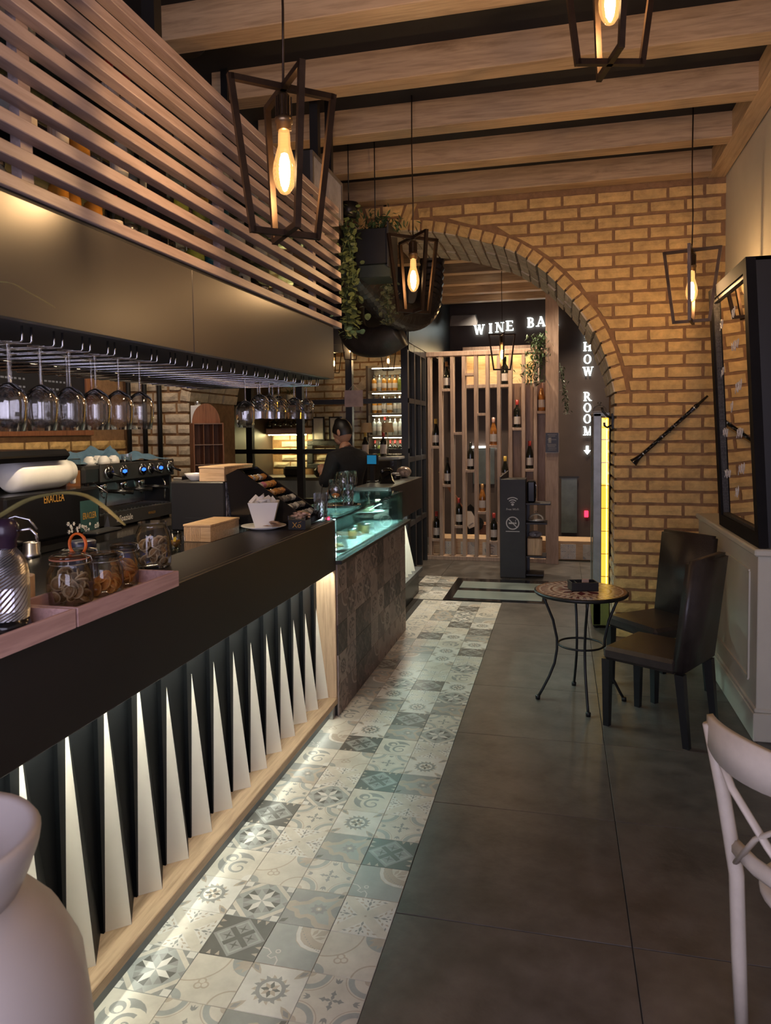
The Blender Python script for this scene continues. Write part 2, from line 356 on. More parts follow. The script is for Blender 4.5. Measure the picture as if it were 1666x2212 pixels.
def design(k):
    D = []; A = lambda c, p: D.append((c, p))
    if k == 'S':
        base = 4
        for a in range(0, 360, 90):
            A(2, rot([(0,0),(.34,0),(0,.34)], a)); A(5, rot([(0,0),(.15,0),(.15,.15),(0,.15)], a))
            A(0, rot([(.30,0),(.42,0),(0,.42),(0,.30)], a))
            A(2, rot([(.42,0),(.58,0),(.5,.10)], a))
        for i in range(8): A(3 if i % 2 else 2, rot([(.5,.5),(.5+.37*math.cos(rad(0)), .5),(.5+.37*math.cos(rad(45)), .5+.37*math.sin(rad(45)))], i*45))
        for i in range(8):
            a = i*45+22.5
            A(5 if i % 2 else 4, [(.5,.5)]+[(.5+r*math.cos(rad(a+t)), .5+r*math.sin(rad(a+t))) for r, t in ((.18,-22.5),(.36,0),(.18,22.5))])
    elif k == 'W':
        base = 0
        A(2, circ(.52,.50,.37,20)); A(0, circ(.66,.38,.33,18)); A(0, circ(.36,.66,.19,14)); A(2, circ(.36,.66,.13,14)); A(0, circ(.39,.63,.07,10))
        A(2, ribbon([(.62+r*math.cos(rad(t)), .36+r*math.sin(rad(t))) for t, r in [(a, .25-.00042*(a)) for a in range(60, 520, 20)]], (.075,.02)))
        A(5, circ(1,.05,.16,12)); A(0, circ(.05,.95,.12,10))
    elif k == 'F':
        base = 5
        for i in range(16): A(2 if i % 2 else 1, leafp(.5+.19*math.cos(rad(i*22.5)), .5+.19*math.sin(rad(i*22.5)), .13, .07, i*22.5+25))
        A(2, circ(.5,.5,.24,20)); A(5, circ(.5,.5,.175,16))
        for i in range(8): A(1 if i % 2 else 3, leafp(.5,.5,.17,.085,i*45))
        A(5, circ(.5,.5,.03,8))
        for a in range(0, 360, 90):
            A(1, rot([(0,0),(.10,0),(.19,.13),(.22,.22),(.13,.19),(0,.10)], a)); A(2, rot([(.03,.03),(.12,.06),(.16,.16),(.06,.12)], a))
    elif k == 'C':
        base = 0
        A(1, ribbon(circ(0,1,.62,12,-90,0), .028)); A(1, ribbon(circ(1,0,.34,10,90,180), .03))
        for dx, dy in ((.0,.0),(.10,.03),(.03,.10)): A(1, circ(.34+dx,.33+dy,.075,12)); 
        for dx, dy in ((.0,.0),(.10,.03),(.03,.10)): A(0, circ(.34+dx,.33+dy,.045,10))
        A(4, arc(1,1,.16,.34,180,270)); A(1, leafp(1,1,.36,.14,225)); A(1, leafp(1,1,.3,.12,200)); A(1, leafp(1,1,.3,.12,250))
        A(4, arc(0,0,.06,.2,0,90))
    elif k == 'Q':
        base = 0
        for a in range(0, 360, 90):
            A(4, rot(arc(0,0,.26,.36,0,90), a)); A(1, rot(ribbon(circ(0,0,.395,10,0,90), .015), a)); A(1, rot(circ(0,0,.10,8,0,90)+[(0,0)], a))
            A(2, rot([(.5,.5),(.56,.53),(.60,.515),(.63,.55),(.66,.52),(.71,.5),(.66,.48),(.63,.45),(.60,.485),(.56,.47)], a))
            A(2, rot([(.84,.5),(.87,.545),(.95,.56),(.91,.515),(.97,.5),(.91,.485),(.95,.44),(.87,.455)], a))
    elif k == 'D':
        base = 3
        A(2, [(.5,.02),(.98,.5),(.5,.98),(.02,.5)])
        A(4, [(.5,.08),(.92,.5),(.5,.92),(.08,.5)]); A(2, [(.5,.13),(.87,.5),(.5,.87),(.13,.5)])
        A(3, [(.26,.33),(.33,.26),(.74,.67),(.67,.74)]); A(3, [(.67,.26),(.74,.33),(.33,.74),(.26,.67)])
        for c in ((.3,.5),(.7,.5),(.5,.3),(.5,.7)):
            A(3, [(c[0]+(.11 if i % 2 == 0 else .025)*math.cos(rad(i*45)), c[1]+(.11 if i % 2 == 0 else .025)*math.sin(rad(i*45))) for i in range(8)])
        for a in range(0, 360, 90):
            for t in (.12,.28): A(1, rot([(t,.02),(t+.08,.02),(t+.04,.12)], a))
    elif k == 'L':
        base = 5
        A(0, [(0,0),(.14,0),(1,.86),(1,1),(.86,1),(0,.14)]); A(0, [(1,0),(1,.14),(.14,1),(0,1),(0,.86),(.86,0)])
        A(1, [(.47,.5),(.5,.47),(.53,.5),(.5,.53)])
        for a in range(0, 360, 90):
            for (x, y, l, w_, t) in ((.5,.36,.13,.05,-90),(.5,.22,.15,.06,-90),(.48,.26,.12,.04,-140),(.52,.26,.12,.04,-40),(.40,.16,.10,.045,-170),(.60,.16,.10,.045,-10),(.36,.10,.09,.04,-120),(.64,.10,.09,.04,-60),(.28,.07,.10,.04,180),(.72,.07,.10,.04,0),(.46,.12,.07,.035,-120),(.54,.12,.07,.035,-60),(.5,.07,.06,.04,-90)):
                A(2 if (x*100) % 4 else 1, rot(leafp(x, y, l, w_, t), a))
    elif k == 'O':
        base = 2
        A(1, [(.0,.42),(.10,.36),(.20,.34),(.26,.22),(.36,.18),(.46,.24),(.56,.20),(.62,.08),(.72,0),(1,0),(1,.30),(.90,.40),(.84,.52),(.90,.62),(1,.68),(1,1),(.9,.96),(.78,.84),(.66,.80),(.56,.86),(.44,.82),(.34,.68),(.2,.62),(.1,.66),(0,.6)])
        A(4, [(.10,.46),(.26,.42),(.34,.28),(.46,.34),(.60,.30),(.72,.14),(.92,.12),(.86,.34),(.76,.5),(.84,.68),(.92,.84),(.80,.76),(.66,.70),(.52,.76),(.40,.60),(.24,.54)])
        for i in range(8): A(2, leafp(.62,.5,.17,.12,i*45))
        A(1, circ(.62,.5,.06,8)); A(5, circ(.62,.5,.03,6)); A(3, leafp(.02,.02,.2,.1,45)); A(3, leafp(.98,.98,.16,.1,225))
    else:
        base = 1
        A(4, [(0,0),(1,0),(1,.42),(.8,.44),(.62,.5),(.5,.62),(.44,.8),(.42,1),(0,1)])
        A(5, ribbon([(1,.46),(.8,.48),(.65,.54),(.54,.65),(.48,.8),(.46,1)], .07))
        for i in range(14):
            t = i/13; x = 1-t*.54; y = .46+.54*t**1.9
            A(2, circ(x, y+.02*math.sin(t*3), .012, 6))
        A(0, circ(1,1,.34,12,180,270)+[(1,1)]); A(1, leafp(1,1,.3,.14,225)); A(1, leafp(.98,.8,.2,.08,200)); A(1, leafp(.8,.98,.2,.08,250))
        A(5, ribbon([(0,.36),(.12,.34),(.2,.26),(.16,.18),(.24,.14),(.3,.2),(.36,.12),(.36,0)], .022)); A(5, circ(.3,.32,.05,8)); A(4, circ(.3,.32,.03,6))
    return base, D
def tilemesh(k, pm, nm):
    base, D = design(k); mb = MB(); mb.mi = base
    mb.cbox(.0006, .1994, .0006, .1994, -.010, 0, .001)
    def clip(ps, e):
        out = []
        for i in range(len(ps)):
            a, b = ps[i-1], ps[i]; ax, bx = e[0]*a[0]+e[1]*a[1]-e[2], e[0]*b[0]+e[1]*b[1]-e[2]
            if (ax <= 0) != (bx <= 0):
                t = ax/(ax-bx); out.append((a[0]+(b[0]-a[0])*t, a[1]+(b[1]-a[1])*t))
            if bx <= 0: out.append(b)
        return out
    for i, (c, ps) in enumerate(D):
        if min(p[0] for p in ps) < .008 or min(p[1] for p in ps) < .008 or max(p[0] for p in ps) > .992 or max(p[1] for p in ps) > .992:
            for e in ((-1,0,-.008),(1,0,.992),(0,-1,-.008),(0,1,.992)):
                ps = clip(ps, e)
                if len(ps) < 3: break
            if len(ps) < 3: continue
        area2 = sum(ps[j-1][0]*ps[j][1]-ps[j][0]*ps[j-1][1] for j in range(len(ps)))
        if area2 < 0: ps = ps[::-1]
        mb.mi = c; mb.poly([(.2*x, .2*y, .00003+.000012*i) for x, y in ps])
    return mb.mesh(nm, pm)
KINDS = 'SWFCQDLOB'
TM = {k: tilemesh(k, PM, 'cement_tile') for k in KINDS}; TB = {k: tilemesh(k, PB, 'brown_tile') for k in KINDS}
strip = struct('floor_tile_strip', MB().box(-1.40, -.586, .4, 7.41, -.03, -.004), M['grout'], None, 'strip of patterned grey and cream cement tiles along the bar')
ROWS = {-9:'WQOC', -8:'SCFQ', -7:'LDBC', -6:'FSOL', -5:'WCQB', -4:'SLOD', -3:'DQFQ', -2:'QSWL', -1:'OLDO', 0:'WCQF', 1:'BDWL', 2:'CFOS', 3:'WLDQ', 4:'QOFO', 5:'OFLS', 6:'BSDF', 7:'OFLW', 8:'DLCS'}
prev = ''
for n in range(-15, 20):
    y = 3.557+.2*n
    if y < .5 or y+.2 > 7.42: continue
    row = ROWS.get(n) or ''.join(R.sample(KINDS, 4))
    for c in range(4):
        a = 0 if n in ROWS else R.choice((0, 1, 2, 3))
        x = -1.385+.2*c
        piece('cement_tile', TM[row[c]], strip, (x+(.2 if a in (1, 2) else 0), y+(.2 if a in (2, 3) else 0), 0), (0, 0, rad(90*a)))
for n in range(6):
    for c in range(2): piece('cement_tile', TM[R.choice(KINDS)], strip, (-1.59+.2*c, 7.40+.2*n, 0))
# glass floor
gf = struct('floor_glass_hatch', MB().box(-1.19, -.14, 7.40, 8.52, -.01, .003), M['blackgloss'], None, 'glass floor hatch in a black frame beyond the arch')
pg = pmat('frosted_floor_glass', (.24,.29,.275), .12, 0, .04, 2)
for y0, y1 in ((7.50, 7.86), (8.0, 8.34)):
    struct('pane', MB().cbox(-1.10, -.19, y0, y1, 0, .006, .002), pg, gf)
# ================================================================ ceiling and beams
ce = struct('ceiling', MB().box(-4.1, 1.9, -1.7, 12.4, 3.825, 3.95), M['ceil'])
k = 0
for y in [5.98-.668*i for i in range(12)]:
    struct('beam', MB().cbox(-1.97, 1.10, y, y+.14, 3.66, 3.83, .004), M['oak'], ce)
for y in [7.65, 8.30, 8.96, 9.63, 10.30, 10.97]:
    struct('beam', MB().cbox(-1.86, 1.70, y, y+.14, 3.66, 3.83, .004), M['oak'], ce)
sb = MB().cbox(-2.2, 2.2, -.062, .062, 3.655, 3.83, .004)
o = obj('beam', sb, M['oak'], ce, loc=(1.155, 3.93, 0)); o.rotation_euler = (0, 0, rad(90))
# ================================================================ arched stone wall
AX, WY, WT, SP = -1.46, 6.13, 1.0, 2.03
AT = [(1.88, 2.03), (1.862, 2.12), (1.79, 2.36), (1.685, 2.585), (1.544, 2.79), (1.34, 3.01), (1.155, 3.155), (.98, 3.245), (.66, 3.35), (.47, 3.40), (.27, 3.43), (0, 3.44)]
def cat(P, n=6):
    Q = []
    for i in range(len(P)-1):
        p0, p1, p2, p3 = P[max(0, i-1)], P[i], P[i+1], P[min(len(P)-1, i+2)]
        for j in range(n):
            t = j/n
            Q.append(tuple(.5*(2*p1[a]+(p2[a]-p0[a])*t+(2*p0[a]-5*p1[a]+4*p2[a]-p3[a])*t*t+(3*p1[a]-p0[a]-3*p2[a]+p3[a])*t**3) for a in range(2)))
    return Q+[P[-1]]
half = cat(AT)
arcR = [(AX+a, z) for a, z in half]; arcL = [(AX-a, z) for a, z in half]
def along(P, s):
    for i in range(len(P)-1):
        l = math.dist(P[i], P[i+1])
        if s <= l or i == len(P)-2:
            t = s/l; d = ((P[i+1][0]-P[i][0])/l, (P[i+1][1]-P[i][1])/l)
            return (P[i][0]+(P[i+1][0]-P[i][0])*t, P[i][1]+(P[i+1][1]-P[i][1])*t), d
        s -= l
arclen = sum(math.dist(arcR[i], arcR[i+1]) for i in range(len(arcR)-1))
RING = .095
def outer(P, s, off, side):
    p, d = along(P, s); n_ = (d[1]*side, -d[0]*side)
    return (p[0]+n_[0]*off, p[1]+n_[1]*off)
ext = [outer(arcR, arclen*i/80, RING+.012, 1) for i in range(81)]
def extx(z):                                                           # x of the arch's outer edge at height z (right half)
    if z <= ext[0][1]: return ext[0][0]
    for i in range(80):
        if ext[i][1] <= z <= ext[i+1][1]:
            t = (z-ext[i][1])/(ext[i+1][1]-ext[i][1]+1e-9); return ext[i][0]+(ext[i+1][0]-ext[i][0])*t
    return None
# mortar body of the wall
wb = MB(); y0, y1 = WY+.010, WY+WT
wb.box(.432, 1.30, y0, y1, -.05, 3.83); wb.box(-4.1, -3.352, y0, y1, -.05, 3.83)
for P in (arcR, arcL):
    for i in range(len(P)-1):
        a, b = P[i], P[i+1]; s = 1 if P is arcR else -1
        q = [(a[0]+.012*s, y0, a[1]+.006), (b[0]+.012*s, y0, b[1]+.012), (b[0]+.012*s, y1, b[1]+.012), (a[0]+.012*s, y1, a[1]+.006)]
        wb.hexa(q+[(x, y, 3.83) for x, y, z in q])
W = struct('wall_back', wb, M['mortar'])
WL = struct('wall_back_left', MB().box(-4.1, -3.353, WY+.009, WY+.2, .2, 3.0), M['mortar'])
def qbrick(p, yf, d, seed, rough=.006):
    """stone filling the quad p (x,z corners, counter-clockwise from lower left) whose rough face looks to -y"""
    r = random.Random(seed); nx, nz = 4, 2; mb = MB(); vs = []
    def bil(u, v): return tuple((p[0][a]*(1-u)+p[1][a]*u)*(1-v)+(p[3][a]*(1-u)+p[2][a]*u)*v for a in range(2))
    for j in range(nz+1):
        for i in range(nx+1):
            e = i in (0, nx) or j in (0, nz)
            x, z = bil(i/nx, j/nz)
            if e: x += r.uniform(-.002, .002); z += r.uniform(-.0025, .0025)
            vs.append((x, yf-d+(r.uniform(.002, .006) if e else r.uniform(-rough, rough*.4)), z))
    fs = [(j*(nx+1)+i, j*(nx+1)+i+1, (j+1)*(nx+1)+i+1, (j+1)*(nx+1)+i) for j in range(nz) for i in range(nx)]
    ring = [i for i in range(nx+1)]+[(nx+1)*(j+1)+nx for j in range(nz)]+[nz*(nx+1)+i for i in range(nx-1, -1, -1)]+[(nz-j)*(nx+1) for j in range(1, nz)]
    b = len(vs); vs += [(vs[k][0], yf+.004, vs[k][2]) for k in ring]; m = len(ring)
    fs += [(ring[(i+1) % m], ring[i], b+i, b+(i+1) % m) for i in range(m)]
    mb.add(vs, fs); return mb
BL, BH, J, CH = .242, .074, .0245, .0993
brV = [qbrick([(0,0),(BL,0),(BL,BH),(0,BH)], 0, .016, 100+i).mesh('brick', M['brick']) for i in range(9)]
hbV = [qbrick([(0,0),(.112,0),(.112,BH),(0,BH)], 0, .016, 300+i).mesh('brick_half', M['brick']) for i in range(5)]
zk0 = 2.034-20*CH
for c in range(38):
    z0 = zk0+c*CH+J/2; z1 = z0+BH
    if z0 < 0 or z1 > 3.665: continue
    odd = c % 2; inarch = z1 > SP+.02
    x = .415
    if not inarch:
        if odd: piece('brick', R.choice(hbV), W, (x, WY+.012, z0)); x += .112+J
        while x < 1.2:
            if x+BL > 1.235:
                if x < 1.19: obj('brick', qbrick([(x,z0),(1.23,z0),(1.23,z1),(x,z1)], WY+.012, .016, c), M['brick'], W)
                break
            piece('brick', R.choice(brV), W, (x, WY+.012, z0)); x += BL+J
    else:
        x = .415+(.112+J if odd else 0)
        while x+BL > -2.05: x -= BL+J
        while x < 1.2:
            a0, a1 = x, x+BL
            e0, e1 = extx(z0), extx(z1)
            lo0 = (e0+.012) if e0 is not None else -9; lo1 = (e1+.012) if e1 is not None else -9
            if a1 > 1.235: a1 = 1.23
            b0, b1 = max(a0, lo0), max(a0, lo1)
            if e1 is None and e0 is not None: b1 = max(a0, AX-.0)
            key = False
            if z0 > 3.39:
                kl, kr0, kr1 = -1.70-(z1-3.44)*.43, -1.245+(z0-3.44)*.43, -1.245+(z1-3.44)*.43
                if a1 > kl and a0 < kl: a1 = kl
                elif a0 >= kl:
                    b0, b1 = max(b0, kr0), max(b1, kr1)
                if e1 is None: b1 = max(a0, kr1) if a0 >= kl else a0
            if not key and min(a1-b0, a1-b1) > .02 and (z0 > 3.50 or a1 > AX+.2):
                if abs(b0-a0) < 1e-6 and abs(b1-a0) < 1e-6 and a1-a0 > BL-.005: piece('brick', R.choice(brV), W, (x, WY+.012, z0))
                else: obj('brick', qbrick([(b0,z0),(a1,z0),(a1,z1),(b1,z1)], WY+.012, .016, c*31+int(x*100)), M['brick'], W)
            x += BL+J
# left pier
for c in range(8, 29):
    z0 = zk0+c*CH+J/2; z1 = z0+BH; odd = c % 2
    e = extx(z1) if z1 > SP+.02 else None
    x = (2*AX-e-.012) if e is not None else -3.335
    first = .112 if odd else BL
    while x > -3.98:
        l = first; first = BL
        obj('brick', qbrick([(x-l,z0),(x,z0),(x,z1),(x-l,z1)], WY+.011, .016, c*17+int(-x*50)), M['brickpale'], WL); x -= l+J
# arch ring, soffit stones and keystone
ARC = struct('trim_1', MB().box(AX-.03, AX+.03, WY+.3, WY+.5, 3.46, 3.50), M['mortar'], None, 'ring of stones that forms the wide arch')
nv = 25; st = arclen/nv
for side, P in ((1, arcR), (-1, arcL)):
    for i in range(nv):
        s0, s1 = i*st+.009, (i+1)*st-.009
        zz = along(P, (s0+s1)/2)[0][1]
        if side < 0 and 2.75 < zz < 3.3: continue
        q = [outer(P, s0, 0, side), outer(P, s0, RING-.01, side), outer(P, s1, RING-.01, side), outer(P, s1, 0, side)]
        if side < 0: q = [q[1], q[0], q[3], q[2]]
        if i < nv-2: obj('voussoir', qbrick(q, WY+.012, .020, 900+i*side, .005), M['brick'] if side > 0 else M['brickpale'], ARC)
        # soffit: two stones deep, rough faces look to the opening
        a, b = outer(P, s0, 0, side), outer(P, s1, 0, side)
        n_ = Vector(((b[1]-a[1])*-side, 0, (b[0]-a[0])*side)).normalized()
        if side > 0 or zz < 2.6:
            for (ya, yb) in ((WY+.0, WY+.36), (WY+.385, WY+.67), (WY+.695, WY+WT)):
                A3, B3 = Vector((a[0], 0, a[1])), Vector((b[0], 0, b[1])); mb = MB(); vs = []
                dpt = R.uniform(.012, .030)
                for v in range(4):
                    for u in range(3):
                        e = u in (0, 2) or v in (0, 3)
                        p = A3.lerp(B3, u/2)+n_*(dpt+(-.004 if e else R.uniform(-.004, .007))-.012); p.y = ya+(yb-ya)*v/3+R.uniform(-.004, .004)*(v in (0, 3)); vs.append(p)
                fs = [(v*3+u, v*3+u+1, v*3+u+4, v*3+u+3) for v in range(3) for u in range(2)]
                ring = [0,1,2,5,8,11,10,9,6,3]; bb = len(vs); vs += [Vector(vs[k])-n_*.04 for k in ring]
                fs += [(ring[(k+1) % 10], ring[k], bb+k, bb+(k+1) % 10) for k in range(10)]
                mb.add(vs, fs); obj('soffit_stone', mb, M['brickpale'], ARC)
for q in ([(-1.66,3.44),(-1.585,3.44),(-1.665,3.64),(-1.75,3.64)], [(-1.345,3.44),(-1.27,3.44),(-1.18,3.65),(-1.265,3.65)],
          [(-1.565,3.452),(-1.48,3.452),(-1.475,3.535),(-1.585,3.535)], [(-1.455,3.452),(-1.365,3.452),(-1.335,3.535),(-1.45,3.535)],
          [(-1.60,3.56),(-1.50,3.56),(-1.50,3.64),(-1.63,3.64)], [(-1.475,3.56),(-1.32,3.56),(-1.29,3.645),(-1.475,3.645)]):
    obj('keystone', qbrick(q, WY+.012, .026, int(q[0][0]*1000), .005), M['brick'], ARC)
# jamb stones of the right pier, facing the opening
for c in range(20):
    z0 = zk0+c*CH+J/2; y = WY+.004
    for l in ((.26, .24) if c % 2 else (.14, .36)):
        if z0 < 0: continue
        mb = qbrick([(y, z0), (y+l-.02, z0), (y+l-.02, z0+BH), (y, z0+BH)], 0, .016+R.uniform(0, .008), c*7)
        mb.v = [(.432+v[1], v[0], v[2]) for v in mb.v]; mb.f = [f[::-1] for f in mb.f]
        obj('brick', mb, M['brickpale'], ARC); y += l
# ================================================================ other walls
struct('wall_right', MB().box(1.225, 1.35, -1.7, WY+.02, 0, 3.83), M['cream'])
struct('wall_left', MB().box(-4.1, -3.95, -1.7, WY+.02, 0, 3.83), M['mortar'])
wl = bpy.data.objects['wall_left']
for c in range(-1, 3):
    for i in range(13):
        z0 = 1.415+c*CH; y = 2.6+i*(BL+J)+(BL/2 if c % 2 else 0)
        me = R.choice(brV); o = piece('brick', me, wl, (-3.945, y, z0), (0, 0, rad(90)))
struct('wall_front', MB().box(-4.1, -2.75, -1.7, -1.55, 0, 3.83).box(.95, 1.35, -1.7, -1.55, 0, 3.83).box(-2.75, .95, -1.7, -1.55, 2.95, 3.83).box(-2.75, .95, -1.7, -1.55, 0, .55), M['cream'])  # unseen wall; the window opening in it is assumed
wf = struct('assumed_window', MB().box(-2.75, .95, -1.66, -1.60, .55, .62).box(-2.75, .95, -1.66, -1.60, 2.88, 2.95).box(-2.75, -2.68, -1.66, -1.60, .62, 2.88).box(.88, .95, -1.66, -1.60, .62, 2.88).box(-.95, -.88, -1.66, -1.60, .62, 2.88), M['frame'])  # assumed shop window, out of view around the added fill light
for a, b in ((-2.68, -.95), (-.88, .88)): struct('pane', MB().box(a, b, -1.635, -1.627, .62, 2.88), M['pane'], wf)
struct('wall_far', MB().box(-4.1, 1.9, 11.8, 11.95, -.1, 3.83), M['darkwall'])
struct('wall_far_right', MB().box(1.7, 1.85, WY+WT, 11.8, -.1, 3.83), M['darkwall'])
# wainscot on the right wall
wn = MB().cbox(1.052, 1.225, 4.35, WY+.01, 0, 1.04, .004)
wn.cbox(1.03, 1.23, 4.325, WY+.01, 1.035, 1.075, .008); wn.cbox(1.035, 1.23, 4.335, WY+.01, 0, .16, .006); wn.cbox(1.042, 1.23, 4.343, WY+.01, .16, .185, .006)
T2 = struct('trim_2', wn, M['cream2'], None, 'cream wainscot box with ledge below the leaning mirror')
fr = MB()
for a, b in (((1.05, 4.52, .30), (1.05, 5.9, .30)), ((1.05, 4.52, .92), (1.05, 5.9, .92)), ((1.05, 4.52, .30), (1.05, 4.52, .92)), ((1.05, 5.9, .30), (1.05, 5.9, .92))): fr.bar(a, b, .014, .022)
struct('panel_moulding', fr, M['cream2'], T2)
obj('door_stop_knob', MB().lathe([(.0,-.03),(.014,-.028),(.017,-.012),(.012,0)], (1.16, 4.335, .09), 12, 'y'), M['black'], T2)
# ================================================================ bar counter
bar = thing('bar_counter', 'long dark bar counter with white spiked front along the left', 'bar counter', (-1.5, 2.3, 0))
X0 = -1.33
obj('counter_top', MB().cbox(-1.665, -1.356, .4, 4.205, 1.172, 1.21, .003), M['dark'], bar, True)
obj('fascia', MB().cbox(-1.355, X0, .4, 4.205, .905, 1.21, .003), M['dark'], bar, True)
obj('body', MB().box(-1.66, -1.475, .4, 4.18, .085, 1.17), M['spikeback'], bar, True)
obj('ledge', MB().cbox(-1.475, X0, .4, 4.205, .08, .12, .003), M['oak_y'], bar, True, label='light oak ledge under the spikes')
obj('plinth', MB().box(-1.66, -1.372, .4, 4.2, 0, .08), pmat('grey_plinth', (.075,.078,.085), .4), bar, True)
obj('end_panel', MB().cbox(-1.475, X0-.002, 4.185, 4.206, .121, .904, .002), M['oak_z'], bar, True, label='light oak end panel')
obj('metal_foot', MB().cbox(-1.39, -1.345, 4.15, 4.20, 0, .08, .002), M['steel'], bar, True)
for k in range(20):
    yA = 4.124-.1915*k; yC = yA+.1915
    if yA < .4: break
    A, Bq, Cq, T = (-1.458, yA, .12), (-1.384, yA+.062, .12), (-1.458, yC, .12), (-1.4565, yA+.042, (.735+.0722*(4.12-yA)) if yA > 2.3 else 1.0)
    Mq = (-1.428, yA+.0245, .12)
    sp = MB().add([A, Mq, Bq, T], [(0, 1, 3), (1, 2, 3), (0, 2, 1)])
    sp.add([A, Bq, Cq, T], [(0, 3, 1)])
    obj('spike', sp, M['white'], bar, True)
    bk = MB().add([Bq, Cq, T], [(0, 1, 2)]).add([(-1.446, yA, .12), (-1.462, yC, .12), (-1.462, yC, 1.17), (-1.446, yA, 1.17), (-1.476, yA, .12), (-1.476, yA, 1.17)], [(0, 1, 2, 3), (4, 0, 3, 5)])
    obj('back_facet', bk, M['spikeback'], bar, True)
obj('led_strip', MB().box(-1.372, -1.360, .4, 4.18, .925, .929), M['led'], bar, True, label='glowing strip light under the counter edge')
obj('floor_led_strip', MB().box(-1.366, -1.350, .4, 4.19, .075, .0795), M['ledfloor'], bar, True, label='glowing strip light under the oak ledge')
# rear work level of the bar
wc = thing('work_counter', 'low black work counter behind the bar top', 'counter', (-1.9, 2.4, 0))
obj('worktop', MB().cbox(-2.38, -1.668, .6, 4.205, 1.13, 1.17, .003), M['blackgloss'], wc, True)
obj('body', MB().box(-2.36, -1.67, .6, 4.18, 0, 1.13), M['black'], wc, True)
bc = thing('back_counter', 'black back counter along the left wall under the coffee machines', 'counter', (-3.4, 3.8, 0))
obj('worktop', MB().cbox(-3.94, -2.50, 1.2, 5.98, 1.09, 1.13, .004), M['blackgloss'], bc, True)
obj('body', MB().box(-3.94, -2.54, 1.2, 5.95, 0, 1.09), M['black'], bc, True)
# ---------------------------------------------------------------- pastry display case
dc = thing('display_case', 'lit glass pastry case on a base clad with brown patterned tiles', 'display case', (-1.55, 5.2, 0))
cl = obj('base', MB().box(-1.76, -1.336, 4.215, 6.2, 0, .935), M['dark'], dc, True)
for j in range(5):
    for i in range(10):
        o = piece('clad_tile', TB[R.choice(KINDS)], cl, (0, 0, 0), (rad(90), 0, rad(90)), (.1985/.2, .187/.2, 1))
        o.location = Vector((-1.326, 4.216+i*.1985, j*.187))-dc.location
obj('sill', MB().cbox(-1.36, -1.295, 4.212, 6.33, .937, .962, .003), M['dark'], dc, True)
obj('deck', MB().cbox(-1.76, -1.345, 4.22, 6.18, .936, .975, .002), pmat('pale_deck', (.52,.58,.56), .3), dc, True)
obj('front_glass', MB().box(-1.329, -1.322, 4.215, 6.11, .963, 1.222), M['glassg'], dc, True)
obj('top_glass', MB().box(-1.72, -1.318, 4.215, 6.115, 1.223, 1.231), M['glassg'], dc, True)
obj('side_glass', MB().box(-1.70, -1.33, 6.105, 6.112, .976, 1.222), M['glassg'], dc, True)
obj('back_door', MB().cbox(-1.722, -1.706, 4.215, 6.11, .976, 1.222, .003), pmat('case_back', (.60,.66,.65), .3), dc, True)
obj('glass_shelf', MB().box(-1.69, -1.42, 4.24, 6.08, 1.088, 1.094), M['glassg'], dc, True)
ledc = emit('cyan_led', (.76, 1, .97), 430)
obj('led_strip', MB().box(-1.352, -1.340, 4.25, 6.08, 1.207, 1.211), ledc, dc, True)
obj('led_channel', MB().box(-1.357, -1.331, 4.22, 6.10, 1.2125, 1.2215).box(-1.336, -1.331, 4.22, 6.10, 1.204, 1.2125), pmat('dark_channel', (.03,.045,.045), .4), dc, True)
def textmesh(s, size, ext=.0006, align='LEFT'):
    cu = bpy.data.curves.new('txt', 'FONT'); cu.body = s; cu.size = size; cu.extrude = ext; cu.align_x = align; cu.resolution_u = 2
    o = bpy.data.objects.new('txt', cu); C.objects.link(o); dg = bpy.context.evaluated_depsgraph_get()
    me = bpy.data.meshes.new_from_object(o.evaluated_get(dg)); bpy.data.objects.remove(o); bpy.data.curves.remove(cu); return me
def textobj(s, size, mat, parent, loc, rot, ext=.0006, align='LEFT', name='lettering', sx=1):
    me = textmesh(s, size, ext, align); me.materials.clear(); me.materials.append(mat)
    o = bpy.data.objects.new(name, me); C.objects.link(o); o.parent = parent
    o.location = Vector(loc)-(rootloc(parent) if parent else Vector((0,0,0))); o.rotation_euler = rot; o.scale = (sx, 1, 1); return o
FX = (rad(90), 0, rad(90))       # text lying in a plane that faces +x
FY = (rad(90), 0, 0)             # text facing -y
obj('price_display', MB().cbox(-1.62, -1.60, 4.82, 5.0, 1.10, 1.16, .002), M['blackgloss'], dc, True)
textobj('5.60', .055, emit('red_digits', (1,.03,.08), 4), dc, (-1.598, 4.83, 1.112), FX, name='red_digits')
# cloches and pastries inside
pastry = pmat('pastry', (.50,.34,.13), .6, 0, .25, 30, .3, 60); creamp = pmat('cream_cake', (.55,.58,.35), .5, 0, .1, 20)
def cloche(x, y, z, r, label):
    t = thing('cake_cloche', label, 'cake dome', (x, y, z))
    obj('plate', MB().lathe([(0,0),(r*.4,.002),(r*1.05,.012),(r*1.05,.016),(r*.4,.008),(0,.008)], n=24), M['porcelain'], t)
    h = r*.85
    obj('dome', MB().lathe([(r, .017)]+[(r*math.cos(rad(a)), .017+h*math.sin(rad(a))) for a in range(10, 86, 12)]+[(.004, .017+h)], n=24, caps=False), M['glass'], t)
    obj('knob', MB().lathe([(.006, .016+h),(.008, .024+h),(.018, .034+h),(.018, .042+h),(0, .046+h)], n=12), M['crystal'], t)
    return t
cloche(-1.47, 4.50, .977, .125, 'glass cake dome at the near end of the pastry case')
cloche(-1.50, 5.62, 1.096, .125, 'glass cake dome on the far shelf of the pastry case')
